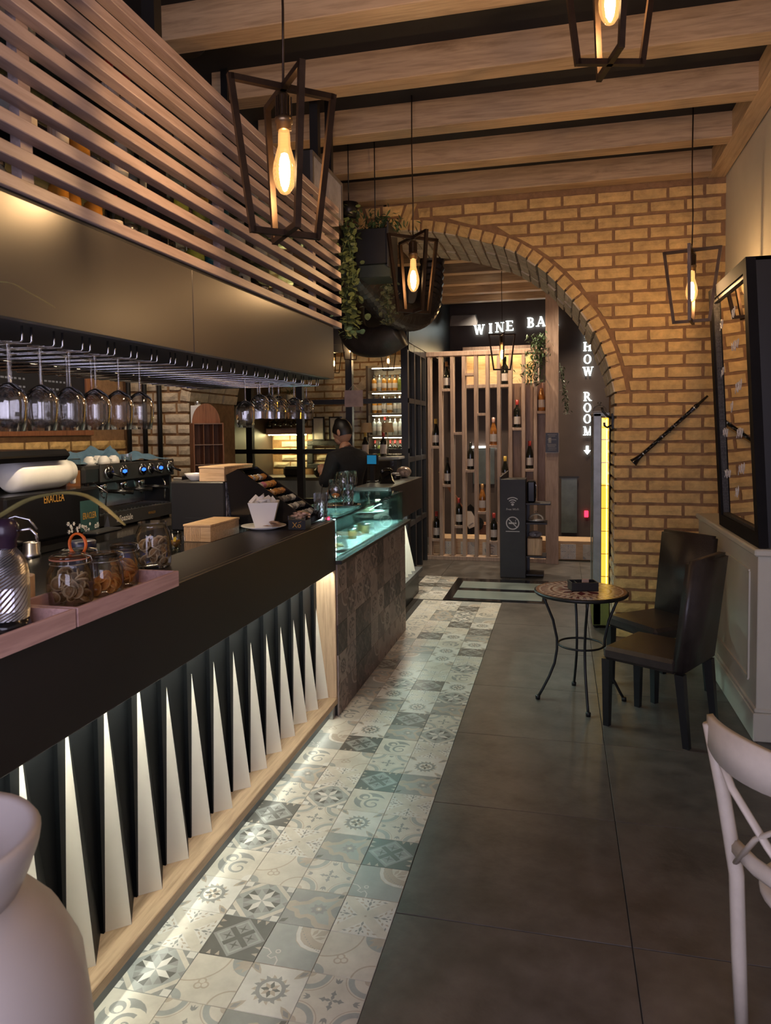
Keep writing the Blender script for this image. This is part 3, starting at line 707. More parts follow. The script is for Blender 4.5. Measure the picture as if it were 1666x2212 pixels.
for i, (dx, dy, a) in enumerate(((.02,-.05,10),(-.04,.03,60),(.05,.03,-30))):
    mb = MB()
    for k in range(9):
        t = k/8-.5; mb.sphere((.045*t*2*math.cos(rad(a)), .045*t*2*math.sin(rad(a)), .018), .019*(1-abs(t)*.9), 8, 5, sq=(1,1,.85))
    tag(obj('croissant', mb, pastry, loc=(-1.47+dx, 4.50+dy, .986)), ORD[i]+' golden pastry from the left under the near cake dome', 'pastry', 'pastries under the near dome')
tag(obj('cream_cake', MB().lathe([(.045,0),(.046,.03),(.038,.05),(.022,.068),(0,.078)], n=16), creamp, loc=(-1.50, 5.62, 1.105)), 'pale green domed cake under the far cake dome', 'cake')
for i, (x, y) in enumerate(((-1.46, 5.02), (-1.50, 5.18), (-1.44, 5.30), (-1.50, 5.42))):
    t = thing('dessert_jar', ORD[i]+' small dessert jar from the left on the pastry case deck', 'jar', (x, y, .976), group='dessert jars in the pastry case')
    obj('cup', MB().lathe([(.028,0),(.034,.055),(.034,.062)], n=14), pastry, t); obj('lid', MB().lathe([(.035,.062),(.036,.075),(0,.077)], n=14), M['steel'], t)
# ---------------------------------------------------------------- far counter
fc = thing('far_counter', 'short dark service counter with white spikes beyond the pastry case', 'counter', (-1.8, 7.0, 0))
obj('counter_top', MB().cbox(-1.80, -1.478, 6.24, 7.72, 1.215, 1.25, .003), pmat('grey_top', (.10,.105,.105), .35), fc, True)
obj('fascia', MB().cbox(-1.477, -1.455, 6.24, 7.72, .92, 1.25, .003), M['dark'], fc, True)
obj('body', MB().box(-1.79, -1.62, 6.26, 7.70, .235, 1.215), pmat('blue_black_panel', (.02,.026,.034), .4), fc, True)
obj('ledge', MB().box(-1.62, -1.46, 6.26, 7.72, .235, .275), pmat('grey_ledge', (.09,.095,.10), .4), fc, True)
obj('plinth', MB().box(-1.79, -1.50, 6.26, 7.70, 0, .235), M['black'], fc, True)
obj('led_strip', MB().box(-1.50, -1.485, 6.3, 7.68, .925, .929), M['led'], fc, True)
for k in range(7):
    y = 6.38+k*.17
    if y > 7.45: break
    obj('spike', MB().add([(-1.60,y,.276),(-1.49,y+.06,.276),(-1.60,y+.15,.276),(-1.597,y+.04,.80)], [(0,1,3),(1,2,3),(0,3,2),(0,2,1)]), M['white'], fc, True)
# ================================================================ overhead hood with slats
hood = thing('bar_hood', 'overhead bar canopy with pink oak slats above a grey panel', 'canopy', (-1.33, 1.5, 2.352)); hood.rotation_euler = (.0094, 0, 0)
def H(mb, name, mat, label=None): return obj(name, mb, mat, hood, label=label)
# local frame: x 0 = front face, y along the bar, z 0 = underside of the lowest slat
for a, b in ((-1.1, .992), (.995, 2.722)): H(MB().cbox(-.03, 0, a, b, -.318, -.012, .002), 'front_panel', M['hood'], 'matt grey front panel of the canopy')
H(MB().box(-.9, -.032, -1.1, 2.722, -.318, -.30).box(-.05, -.002, -1.1, 2.72, -.013, -.001), 'underside', pmat('matt_black_soffit', (.010,.010,.010), .7))
H(MB().box(-.88, -.86, -1.0, 2.6, -.327, -.319), 'assumed_rear_strip', emit('assumed_hood_led', (1,.76,.48), 70))  # assumed, unseen strip, added to light the area behind the bar
H(MB().box(-.852, -.846, -1.0, 2.6, -.352, -.319), 'light_shield', M['black'])  # added lip that hides the strip and blocks its light towards the front
H(MB().box(-.92, -.9, -1.1, 2.72, -.318, -.05), 'rear_panel', M['dark'])
for k in range(10): H(MB().cbox(-.034, .012, -1.1, 2.86-(.0 if k < 7 else .03), k*.0768, k*.0768+.034, .002), 'slat', M['slat'])
for y in (-.5, .16, 1.30, 2.47): H(MB().box(-.065, -.0345, y, y+.045, 0, .73), 'slat_post', M['slat'])
for y in (.9, 2.70): H(MB().box(-.12, -.07, y, y+.05, -.05, 1.46), 'hanger_post', M['iron'])
H(MB().box(-.12, -.07, -.3, -.25, -.05, 1.46), 'hanger_post', M['iron'])
for i, z in enumerate((.012, .235, .455)): H(MB().box(-.42, -.085, -1.0, 2.65, z, z+.009), 'glass_shelf', M['glassg'])
for k in range(24):
    y = 1.70-.1272*4+.1272*k-1.5
    if y > 2.65: break
    mb = MB()
    for s in (-.018, .018): mb.tube([(-.072, y+s, -.316), (-.072, y+s, -.356), (-.076, y+s, -.360), (-.84, y+s, -.360), (-.844, y+s, -.356), (-.844, y+s, -.316)], .0032, 6)
    H(mb, 'glass_rail', M['chrome'])
SLOT = [1.70+.1272*k for k in range(21)]
def wineglass(scale=1, mat=None, kind='wine'):
    t = thing('wine_glass', 'x', 'glass')
    m = mat or M['glass']
    if kind == 'wine':
        obj('foot', MB().lathe([(.034,0),(.033,-.002),(.006,-.006)], n=18), m, t); obj('stem', MB().lathe([(.005,-.005),(.0038,-.02),(.0038,-.10),(.006,-.112)], n=10, caps=False), m, t)
        obj('bowl', MB().lathe([(.004,-.110),(.018,-.116),(.036,-.130),(.047,-.152),(.0485,-.170),(.046,-.20),(.040,-.243),(.0392,-.2435),(.045,-.20),(.0475,-.170),(.046,-.153),(.035,-.131),(.017,-.117),(.0,-.112)], n=24, caps=False), m, t)
    else:
        obj('foot', MB().lathe([(.036,0),(.035,-.002),(.006,-.006)], n=18), m, t); obj('stem', MB().lathe([(.005,-.005),(.005,-.03),(.008,-.045),(.005,-.06),(.009,-.075)], n=8, caps=False), m, t)
        mb = MB(); prof = [(.009,-.075),(.030,-.086),(.042,-.105),(.0435,-.13),(.0425,-.16),(.040,-.198)]
        n = 24
        for i, (r, z) in enumerate(prof):
            pass
        vs = []; fs = []
        for i in range(17):
            t_ = i/16*(len(prof)-1); a = min(int(t_), len(prof)-2); u = t_-a; r = prof[a][0]*(1-u)+prof[a+1][0]*u; z = prof[a][1]*(1-u)+prof[a+1][1]*u
            for k in range(n): 
                rr = r*(1+(.045 if ((i+k) % 2 and 2 < i < 13) else -.02)); an = 2*math.pi*k/n; vs.append((rr*math.cos(an), rr*math.sin(an), z))
        for i in range(16):
            for k in range(n): fs.append((i*n+k, i*n+(k+1) % n, (i+1)*n+(k+1) % n, (i+1)*n+k))
        mb.add(vs, fs); obj('bowl', mb, m, t)
    return t
def placeglass(proto, first, loc, label, group):
    o = proto if first else dup(proto, loc)
    o.location = loc; o['label'] = label; o['group'] = group; return o
wg = wineglass(); first = True
def zrail(y): return 1.9955+.0094*(y-1.5)
for k, nrow in enumerate((3, 3, 3, 2, 2, 1)):
    for j in range(nrow):
        y = SLOT[k]; lab = '%s hanging wine glass from the left, %s' % (ORD[k], ('front row of the rack', 'just behind the front row', 'third row back')[j])
        placeglass(wg, first, (-1.462-.105*j, y, zrail(y)), lab, 'wine glasses hanging from the near rack'); first = False
placeglass(wg, False, (-1.52, 3.36, zrail(3.36)), 'plain wine glass hanging alone before the cut crystal goblets', 'wine glasses hanging from the near rack')
cg = wineglass(kind='crystal', mat=M['crystal']); cg.name = 'crystal_goblet'; cg['category'] = 'glass'; first = True
for k, (x, y) in enumerate(((-1.50,3.495),(-1.50,3.62),(-1.60,3.70),(-1.50,3.75),(-1.58,3.86),(-1.50,3.99),(-1.50,4.20))):
    placeglass(cg, first, (x, y, zrail(y)), ORD[k]+' cut crystal goblet from the left hanging at the far rack end', 'crystal goblets at the far rack end'); first = False
# bottles, jars and glasses standing on the shelves behind the slats
def bottle(name, kind, mat, cap, h=.30, r=.037, lab=None):
    t = thing(name, 'x', 'bottle')
    P_ = {'bordeaux': [(.0,0),(.92,.0),(1,.03),(1,.60),(.90,.66),(.45,.74),(.38,.78),(.36,.97),(.42,.975),(.42,1.0),(0,1.0)],
          'burgundy': [(.0,0),(.92,.0),(1,.03),(1,.48),(.92,.56),(.62,.70),(.42,.80),(.37,.97),(.43,.975),(.43,1.0),(0,1.0)],
          'spirit': [(.0,0),(.95,.0),(1,.03),(1,.66),(.9,.72),(.36,.80),(.34,.96),(.42,.965),(.42,1.0),(0,1.0)],
          'jar': [(.0,0),(.95,.0),(1,.05),(1,.78),(.8,.86),(.8,.9),(0,.9)]}[kind]
    obj('body', MB().lathe([(a*r, z*h) for a, z in P_], n=16), mat, t)
    if cap is not None:
        c0 = .82 if kind != 'jar' else .88; cr = .44 if kind != 'jar' else .86
        obj('capsule', MB().lathe([(cr*r, c0*h),(cr*r*1.04, h*1.002),(0, h*1.003)], n=14, caps=False), cap, t)
    if lab is not None: obj('label', MB().lathe([(r*1.012, h*lab[0]),(r*1.012, h*lab[1])], n=18, caps=False), lab[2], t)
    return t
def glassware():
    t = thing('tumbler', 'x', 'glass'); obj('body', MB().lathe([(0,.006),(.026,.004),(.028,0),(.031,.09),(.0295,.09),(.0265,.012),(0,.012)], n=16, caps=False), M['jar'], t); return t
kinds = [bottle('liquor_bottle', 'spirit', M['amber'], M['black'], .16, .030, (.2,.5,M['label'])), bottle('liquor_bottle', 'spirit', M['clearb'], M['steel'], .17, .030, (.2,.5,M['label'])),
         bottle('spice_jar', 'jar', M['clearb'], M['steel'], .12, .036), bottle('spice_jar', 'jar', M['green'], M['yellowcap'], .13, .038), bottle('tin', 'jar', M['teal'], M['teal'], .13, .036), glassware(), bottle('spice_jar', 'jar', M['amber'], M['steel'], .12, .036), bottle('liquor_bottle', 'spirit', M['bottle'], M['red'], .17, .030, (.2,.5,M['label']))]
nm = ['amber liquor bottle', 'clear liquor bottle', 'clear steel-lidded jar', 'green jar with yellow lid', 'teal tin', 'clear tumbler', 'amber jar', 'dark liquor bottle']
used = [False]*len(kinds)
for si, zs in enumerate((.022, .245, .465)):
    y = 1.42; i = 0
    cnt = [0]*len(kinds)
    while y < 4.05:
        if si == 2: kk = R.choice((1, 2, 5, 7, 2))
        elif 1.8 < y < 2.15: kk = R.choice((0, 6, 0))
        elif 2.75 < y < 2.95: kk = 3
        elif 2.95 < y < 3.1: kk = 4
        else: kk = R.choice((1, 2, 5, 5, 2, 7, 1))
        x = -1.33-.085-R.uniform(.05, .13)
        lab = '%s %s from the left on the %s shelf behind the slats' % (ORD[cnt[kk]] if cnt[kk] < 20 else 'far', nm[kk], ('lower', 'middle', 'upper')[si]); cnt[kk] += 1
        loc = (x, y, 2.352+zs+.0094*(y-1.5)+.0005)
        o = kinds[kk] if not used[kk] else dup(kinds[kk], loc)
        used[kk] = True; o.location = loc; o['label'] = lab; o['group'] = 'bottles and jars behind the canopy slats'
        y += R.uniform(.085, .135)
for k, u in zip(kinds, used):
    if not u:
        for ch in list(k.children): bpy.data.objects.remove(ch)
        bpy.data.objects.remove(k)
# ================================================================ lantern pendants
def lantern(x, y, zt, rz, label, ceil=3.825, sc_=1.0):
    t = thing('pendant_lantern', label, 'pendant lamp', (x, y, zt), rad(rz), 'lantern pendants'); t.scale = (sc_,)*3
    cg_ = MB(); a, b, h, w_ = .172, .108, .46, .019
    for k in range(2):
        def P(s, z): return (s, 0, z) if k == 0 else (0, s, z)
        u = (0, 1, 0) if k == 0 else (1, 0, 0)
        cg_.bar(P(-a, 0), P(a, 0), w_, w_, u); cg_.bar(P(-b, -h), P(b, -h), w_, w_, u)
        for s in (-1, 1): cg_.bar(P(s*a, .009), P(s*b, -h-.009), w_, w_, u)
    obj('cage', cg_, M['bronze'], t, label='crossed trapezoid cage of dark bronze bars')
    obj('cord', MB().tube([(0,0,.01),(.004,.002,.25*(ceil-zt)/sc_),(-.003,0,.6*(ceil-zt)/sc_),(0,0,(ceil-zt)/sc_)], .0042, 6), M['bronze'], t)
    so = obj('socket', MB().lathe([(0,-.02),(.014,-.02),(.024,-.03),(.024,-.095),(.029,-.098),(.029,-.112),(.024,-.114),(.024,-.135),(0,-.135)], n=16), M['brass'], t)
    obj('socket_ribs', sum_ribs(), M['bronze'], so)
    obj('bulb', MB().lathe([(.0165,-.132),(.019,-.15),(.020,-.185),(.027,-.21),(.035,-.24),(.038,-.265),(.036,-.29),(.028,-.315),(.016,-.332),(.009,-.336),(0,-.337)], n=24, caps=False), M['bulb'], t)
    obj('filament', MB().lathe([(.0,-.205),(.010,-.21),(.0165,-.235),(.0175,-.275),(.012,-.31),(0,-.318)], n=12), M['filament'], t)
    return t
def sum_ribs():
    mb = MB()
    for k in range(12):
        a = 2*math.pi*k/12; mb.bar((.0245*math.cos(a), .0245*math.sin(a), -.032), (.0245*math.cos(a), .0245*math.sin(a), -.093), .004, .004, (math.cos(a), math.sin(a), 0))
    return mb
lantern(-.865, 2.25, 2.845, 40, 'large lantern pendant hanging nearest over the bar counter')
lantern(-.905, 4.556, 2.955, 40, 'middle lantern pendant hanging in front of the arch crown')
lantern(.832, 5.183, 2.905, -15, 'lantern pendant beside the leaning mirror on the right')
lantern(.158, 2.62, 3.43, 15, 'lantern pendant cut by the top edge of the photo')
lantern(-.70, 9.0, 2.90, 13, 'distant lantern pendant in front of the lit wine bar letters', sc_=.92)
# ================================================================ leaning mirror with writing
mi = thing('leaning_mirror', 'black framed mirror with white handwriting leaning above the wainscot', 'mirror', (1.08, 4.85, 1.076))
ya, yb, zb, zt = 4.35, 5.38, 1.08, 2.665
def mp(f, y, z): return (1.055-(z-zb)/(zt-zb)*.085+f, y, z)
mb = MB()
def seg(y0, y1, z0, z1, f0=0, f1=.05): mb.hexa([mp(f0,y0,z0), mp(f1,y0,z0), mp(f1,y1,z0), mp(f0,y1,z0), mp(f0,y0,z1), mp(f1,y0,z1), mp(f1,y1,z1), mp(f0,y1,z1)])
fw_ = .075
seg(ya, ya+fw_, zb, zt); seg(yb-fw_, yb, zb, zt); seg(ya+fw_, yb-fw_, zb, zb+fw_); seg(ya+fw_, yb-fw_, zt-fw_, zt)
obj('frame', mb, pmat('matt_black_frame', (.008,.007,.007), .75, 0, .1, 8, spec=.15), mi, True)
mb = MB()
for y0, y1, z0, z1 in ((ya+fw_, ya+fw_+.02, zb+fw_, zt-fw_), (yb-fw_-.02, yb-fw_, zb+fw_, zt-fw_), (ya+fw_, yb-fw_, zb+fw_, zb+fw_+.02), (ya+fw_, yb-fw_, zt-fw_-.02, zt-fw_)): seg(y0, y1, z0, z1, .012, .05)
obj('inner_bead', mb, pmat('dark_silver_bead', (.05,.048,.046), .55, .4, .3, 90, spec=.3), mi, True)
mb = MB()
for y0, y1 in ((ya, ya+.02), (yb-.02, yb)):
    mb.hexa([(1.105, y0, zb), (1.115, y0, zb), (1.115, y1, zb), (1.105, y1, zb), mp(.05, y0, zt), (1.115, y0, zt), (1.115, y1, zt), mp(.05, y1, zt)])
mb.hexa([mp(.05,ya,zt-.02),(1.115,ya,zt-.02),(1.115,yb,zt-.02),mp(.05,yb,zt-.02),mp(.05,ya,zt),(1.115,ya,zt),(1.115,yb,zt),mp(.05,yb,zt)])
mb.box(1.115, 1.224, ya+.1, yb-.1, 1.5, 2.3)
obj('side_board', mb, M['black'], mi, True)
obj('mirror_glass', MB().poly([mp(.03,ya+fw_,zb+fw_), mp(.03,ya+fw_,zt-fw_), mp(.03,yb-fw_,zt-fw_), mp(.03,yb-fw_,zb+fw_)]), M['mirror'], mi, True)
rr = random.Random(4)
for (y, z, n) in ((4.78,2.45,3),(5.12,2.42,3),(4.72,2.25,6),(5.15,2.12,3),(4.70,2.0,5),(4.95,1.88,2),(4.72,1.72,5),(5.12,1.72,5),(4.72,1.50,5),(5.10,1.45,6),(4.9,1.35,3)):
    mb = MB(); pts = []
    for q in range(n*9):
        u = q/9; pts.append(mp(.0285, y+u*.034+.012*math.sin(u*6.28*1.5+1), z+.024*math.sin(u*6.28*1.0)*rr.uniform(.5,1.5)-.02*u/n))
    mb.tube(pts, .0011, 4); obj('handwriting', mb, M['paper'], mi, True, label='white handwritten script')
# ================================================================ clarinet on the stone wall
a_, b_ = Vector((.553, 6.085, 1.471)), Vector((1.10, 6.085, 1.989)); L_ = (b_-a_).length
cl_ = thing('clarinet', 'black clarinet mounted slanting on the stone wall', 'clarinet', tuple(a_))
rotM = Vector((0,0,1)).rotation_difference((b_-a_)).to_matrix()
def CLR(prof, name, mat): 
    mb = MB().lathe(prof, n=14, M=rotM); return obj(name, mb, mat, cl_)
CLR([(0,0),(.036,.001),(.034,.006),(.024,.035),(.0165,.075),(.015,.11)], 'bell', M['blackgloss'])
CLR([(.0145,.11),(.0145,L_-.16),(.017,L_-.155),(.017,L_-.10),(.011,L_-.09),(.008,L_-.0),(0,L_)], 'body', M['blackgloss'])
mb = MB()
for s in (.105, .30, .42, .62): mb.lathe([(.0155,s-.006),(.018,s-.005),(.018,s+.005),(.0155,s+.006)], n=14, M=rotM)
obj('rings', mb, M['steel'], cl_)
ks = MB(); rr = random.Random(9); d_ = (b_-a_).normalized(); nrm = Vector((0,-1,0)); sd = d_.cross(nrm)
for k in range(13):
    p = d_*(.14+k*.037); q = nrm*.019+sd*rr.uniform(-.012, .012)
    ks.lathe([(0,-.003),(.008,-.003),(.008,.003),(0,.003)], tuple(p+q), 8, 'y'); ks.tube([p+q, p+q+d_*.03+sd*.006], .0022, 5)
obj('keys', ks, pmat('tarnished_keys', (.10,.095,.09), .4, .6), cl_)
# ================================================================ bistro table
tb = thing('bistro_table', 'small round bistro table with red mosaic top and iron legs', 'table', (.122, 4.79, 0))
obj('top', MB().lathe([(0,.692),(.285,.692),(.292,.697),(.292,.712),(.285,.715),(0,.715)], n=40), M['iron'], tb)
mcol = [pmat('mosaic_cream', (.50,.38,.30), .25, 0, .08, 30), pmat('mosaic_red', (.13,.018,.014), .22, 0, .2, 30), pmat('mosaic_rust', (.22,.075,.03), .25, 0, .15, 30)]
mo = MB(); mo.mi = 0; mo.poly([(.282*math.cos(2*math.pi*k/48), .282*math.sin(2*math.pi*k/48), .7155) for k in range(48)])
def mz(c, pts): mo.mi = c; mo.poly([(x, y, .7159) for x, y in pts])
for k in range(48):
    a = 7.5*k; mz(2, [(r*math.cos(rad(t)), r*math.sin(rad(t))) for r, t in ((.262,a),(.281,a),(.281,a+6.8),(.262,a+6.8))])
for k in range(36):
    a = 10*k; mz(1, [(r*math.cos(rad(t)), r*math.sin(rad(t))) for r, t in ((.205,a+3),(.252,a+1),(.252,a+7),(.205,a+5.5))])
for k in range(40):
    a = 9*k; mz(2, [(r*math.cos(rad(t)), r*math.sin(rad(t))) for r, t in ((.178,a),(.192,a),(.192,a+8),(.178,a+8))])
for k in range(8):
    a = 45*k; mz(1, [(r*math.cos(rad(t)), r*math.sin(rad(t))) for r, t in ((.05,a),(.115,a-14),(.165,a),(.115,a+14))]); mz(2, [(r*math.cos(rad(t)), r*math.sin(rad(t))) for r, t in ((.115,a+22),(.14,a+14),(.168,a+22),(.14,a+30))])
obj('mosaic', mo, mcol, tb, label='red and cream mosaic inlay')
for k in range(4):
    a = rad(8+90*k); pr = [(.245,.69),(.215,.62),(.175,.52),(.150,.40),(.150,.33),(.165,.24),(.20,.15),(.245,.06),(.272,.012)]
    lg = obj('leg', MB().tube([(r*math.cos(a), r*math.sin(a), z) for r, z in pr], .009, 8), M['iron'], tb)
    obj('foot_cap', MB().lathe([(.0,0),(.015,.001),(.016,.022),(.011,.028)], (.272*math.cos(a), .272*math.sin(a), 0), 10), M['iron'], lg)
obj('brace_ring', MB().tube([(.142*math.cos(2*math.pi*k/32), .142*math.sin(2*math.pi*k/32), .365) for k in range(32)], .007, 6, closed=True), M['iron'], tb)
ty = thing('napkin_box', 'open black box on the mosaic table', 'box', (.135, 4.80, .7165), rad(14))
obj('box', MB().cbox(-.085,.085,-.055,.055,0,.006,.001).cbox(-.085,.085,-.055,-.048,0,.055,.001).cbox(-.085,.085,.048,.055,0,.055,.001).cbox(-.085,-.078,-.048,.048,0,.055,.001).cbox(.078,.085,-.048,.048,0,.055,.001).cbox(-.050,-.044,-.048,.048,0,.05,.001), M['black'], ty)
tag(obj('sugar_sachet', MB().cbox(-.022,.022,-.006,.006,0,.062,.002), M['kraft'], loc=(.150, 4.80, .7235)), 'small beige card standing in the black box', 'card')
# ================================================================ dark leather chairs
def parsons():
    t = thing('dining_chair', 'x', 'chair', group='dark leather dining chairs')
    # local: front is -y, back is +y
    sm = MB().cbox(-.225,.225,-.235,.20,.395,.475,.02); obj('seat', sm, M['leather'], t)
    bk = MB(); bm = bmesh.new(); bmesh.ops.create_cube(bm, size=1)
    for v in bm.verts:
        z = .40 if v.co.z < 0 else 1.03; y = (.17 if v.co.y < 0 else .245)+(.075 if z > 1 else 0); v.co = Vector((v.co.x*.45, y, z))
    bmesh.ops.bevel(bm, geom=list(bm.edges), offset=.018, segments=2, affect='EDGES'); bk.bm(bm, None, True); obj('backrest', bk, M['leather'], t)
    for sx in (-1, 1):
        for (y0, y1) in ((-.215, -.215), (.215, .255)):
            x = .2*sx; w1, w0 = .024, .017
            obj('leg', MB().hexa([(x-w0,y1-w0,0),(x+w0,y1-w0,0),(x+w0,y1+w0,0),(x-w0,y1+w0,0),(x-w1,y0-w1,.40),(x+w1,y0-w1,.40),(x+w1,y0+w1,.40),(x-w1,y0+w1,.40)]), M['black'], t)
    return t
chA = parsons(); chA.location = (.55, 4.47, 0); chA.rotation_euler = (0, 0, math.atan2(.515, -.857)+rad(90)); chA['label'] = 'dark leather dining chair nearer the camera beside the mosaic table'
dup(chA, (.625, 5.13, 0), math.atan2(-.61, -.79)+rad(90), 'dark leather dining chair behind the nearer one against the stone wall')
# ================================================================ white cross-back chair, lower right
wc_ = thing('crossback_chair', 'white painted cross-back chair at the lower right edge', 'chair', (.56, 2.06, 0), rad(30.7))
# local: back is at x<0.. uprights on y = +-.19 ; seat towards +x
woodw = pmat('chipped_white_paint', (.60,.53,.44), .45, 0, .05, 14); brownw = pmat('wear_brown_seat', (.16,.075,.03), .5, 0, .2, 12)
obj('seat', MB().lathe([(0,.43),(.19,.43),(.205,.437),(.205,.452),(.19,.46),(.165,.456),(0,.452)], (.22,0,0), 32), woodw, wc_)
obj('seat_panel', MB().lathe([(0,.4565),(.160,.4565),(.158,.4575),(0,.4575)], (.22,0,0), 28), brownw, wc_)
for s in (-1, 1):
    obj('back_leg', MB().tube([(.045,.17*s,.0),(.03,.168*s,.22),(.02,.17*s,.46),(-.015,.188*s,.70),(-.055,.20*s,.90)], [.019,.021,.021,.0195,.018], 10), woodw, wc_)
    obj('front_leg', MB().tube([(.40,.17*s,0),(.37,.14*s,.25),(.36,.13*s,.44)], [.014,.017,.018], 8), woodw, wc_)
    obj('cross_stave', MB().tube([(-.05,.19*s,.86),(-.065,.10*s,.76),(-.06,-.02*s,.66),(-.01,-.14*s,.52)], .012, 8, flat=.6), woodw, wc_)
rail = MB(); vs = []
for k in range(15):
    u = -1+2*k/14; y = .215*u; x = -.115+.075*u*u; z0, z1 = .84-.01*(1-u*u), .92+.02*(1-u*u)
    for dx, z in ((-.011,z0),(.011,z0),(.011,z1),(-.011,z1)): vs.append((x+dx, y, z))
rail.add(vs, [(k*4+i, k*4+(i+1) % 4, k*4+4+(i+1) % 4, k*4+4+i) for k in range(14) for i in range(4)]+[(3,2,1,0),(56,57,58,59)], True)
obj('top_rail', rail, woodw, wc_)
obj('back_rail', MB().tube([(.012,-.165,.545),(-.022,-.06,.555),(-.022,.06,.555),(.012,.165,.545)], .018, 8, flat=1.4), woodw, wc_)
obj('stretcher_ring', MB().tube([(.22+.15*math.cos(2*math.pi*k/24), .15*math.sin(2*math.pi*k/24), .24) for k in range(24)], .009, 6, closed=True), woodw, wc_)
# ================================================================ white moulded stool, lower left
st = thing('moulded_stool', 'white moulded stool with flared base at the lower left corner', 'stool', (-1.06, 1.0, 0)); st.scale = (1, 1, 1.075)
obj('seat', MB().lathe([(0,.915),(.08,.920),(.135,.945),(.158,.972),(.173,.978),(.180,.968),(.176,.945),(.160,.905),(.145,.875)], n=40), M['plastic'], st)
obj('base', MB().lathe([(.140,.880),(.146,.868),(.170,.845),(.21,.80),(.245,.73),(.258,.62),(.262,.45),(.265,.2),(.268,0)], n=40), M['plastic'], st)
# ================================================================ spider plant on the bar, left of the frame
pl = thing('spider_plant', 'spider plant whose long pale leaves arch in from the left edge', 'plant', (-1.38, 1.05, 1.21))
obj('pot', MB().lathe([(0,0),(.06,0),(.075,.12),(.08,.125),(.07,.12),(0,.11)], n=20), M['porcelain'], pl)
def blade(pts, w_):
    mb = MB(); pts = cat3(pts, 6); vs = []; n = len(pts)
    for i, p in enumerate(pts):
        t = (pts[min(i+1, n-1)]-pts[max(i-1, 0)]).normalized(); sd = t.cross(Vector((0,0,1)));
        sd = sd.normalized() if sd.length > .01 else Vector((1,0,0)); ww = w_*(math.sin(math.pi*min(1, (i/n)*.75+.25))**.6)
        nn = sd.cross(t); vs += [p-sd*ww+nn*ww*.35, p, p+sd*ww+nn*ww*.35]
    mb.add(vs, [(i*3+j, i*3+j+1, i*3+j+4, i*3+j+3) for i in range(n-1) for j in range(2)], True); return mb
def cat3(P, n):
    P = [Vector(p) for p in P]; Q = []
    for i in range(len(P)-1):
        p0, p1, p2, p3 = P[max(0, i-1)], P[i], P[i+1], P[min(len(P)-1, i+2)]
        for j in range(n):
            t = j/n; Q.append(.5*(2*p1+(p2-p0)*t+(2*p0-5*p1+4*p2-p3)*t*t+(3*p1-p0-3*p2+p3)*t**3))
    return Q+[P[-1]]
obj('leaf', blade([(-1.36,1.06,1.33),(-1.20,1.10,1.50),(-1.055,1.17,1.578),(-.97,1.19,1.622),(-.875,1.20,1.626),(-.79,1.20,1.573)], .016), M['leafv'], pl, True)
obj('leaf', blade([(-1.38,1.05,1.33),(-1.30,1.15,1.75),(-1.16,1.19,2.02),(-1.04,1.2,2.035),(-.98,1.2,2.012),(-.923,1.2,1.981)], .004), M['leafv'], pl, True)
for k in range(7):
    a = R.uniform(1.9, 5.4); r = R.uniform(.15, .3); h = R.uniform(.12, .3)
    obj('leaf', blade([(-1.38,1.05,1.33),(-1.38+r*.4*math.cos(a),1.05+r*.4*math.sin(a),1.34+h),(-1.38+r*math.cos(a),1.05+r*math.sin(a),1.36+h*.6)], .012), M['leafv'], pl, True)
# ================================================================ trays and jars on the bar
def tray(y0, y1, label):
    t = thing('wooden_tray', label, 'tray', (-1.41, (y0+y1)/2, 1.2105)); a = (y1-y0)/2; z1 = .054
    obj('base', MB().box(-.098,.098,-a+.01,a-.01,.001,.009), M['pine'], t)
    for n_, b in (('side', (-.11,-.098,-a,a)), ('side', (.098,.11,-a,a)), ('end', (-.098,.098,-a,-a+.012)), ('end', (-.098,.098,a-.012,a))): obj(n_, MB().cbox(b[0],b[1],b[2],b[3],0,z1,.0015), M['pink'], t)
    return t
tray(1.742, 2.292, 'pink wooden tray holding the jars of dried citrus')
tray(1.15, 1.734, 'pink wooden tray holding the soda siphon')
def slices(n, rj, h, mat, seed, rs=(.018,.026)):
    mb = MB(); r_ = random.Random(seed)
    for k in range(n):
        rr_ = r_.uniform(*rs); a = r_.uniform(0, 6.28); d = (rj-rr_*.75)*math.sqrt(r_.random()); d = min(d, rj-rr_*.6)
        c = Vector((d*math.cos(a), d*math.sin(a), rr_*.8+(h-rr_)*k/n)); rm = Matrix.Rotation(r_.uniform(0, 6.28), 3, 'Z') @ Matrix.Rotation(r_.uniform(.5, 1.6), 3, 'X')
        mb.mi = 1; mb.lathe([(rr_*.82,-.0022),(rr_,-.0018),(rr_,.0018),(rr_*.82,.0022)], tuple(c), 12, M=rm, caps=False)
        mb.mi = 0; mb.lathe([(0,-.0012),(rr_*.84,-.0012),(rr_*.84,.0012),(0,.0012)], tuple(c), 10, M=rm)
        mb.mi = 1
        for q in range(3):
            d1 = rm @ Vector((math.cos(q*1.05), math.sin(q*1.05), 0))*rr_*.8; mb.tube([c-d1, c+d1], .0016, 4)
    return mb
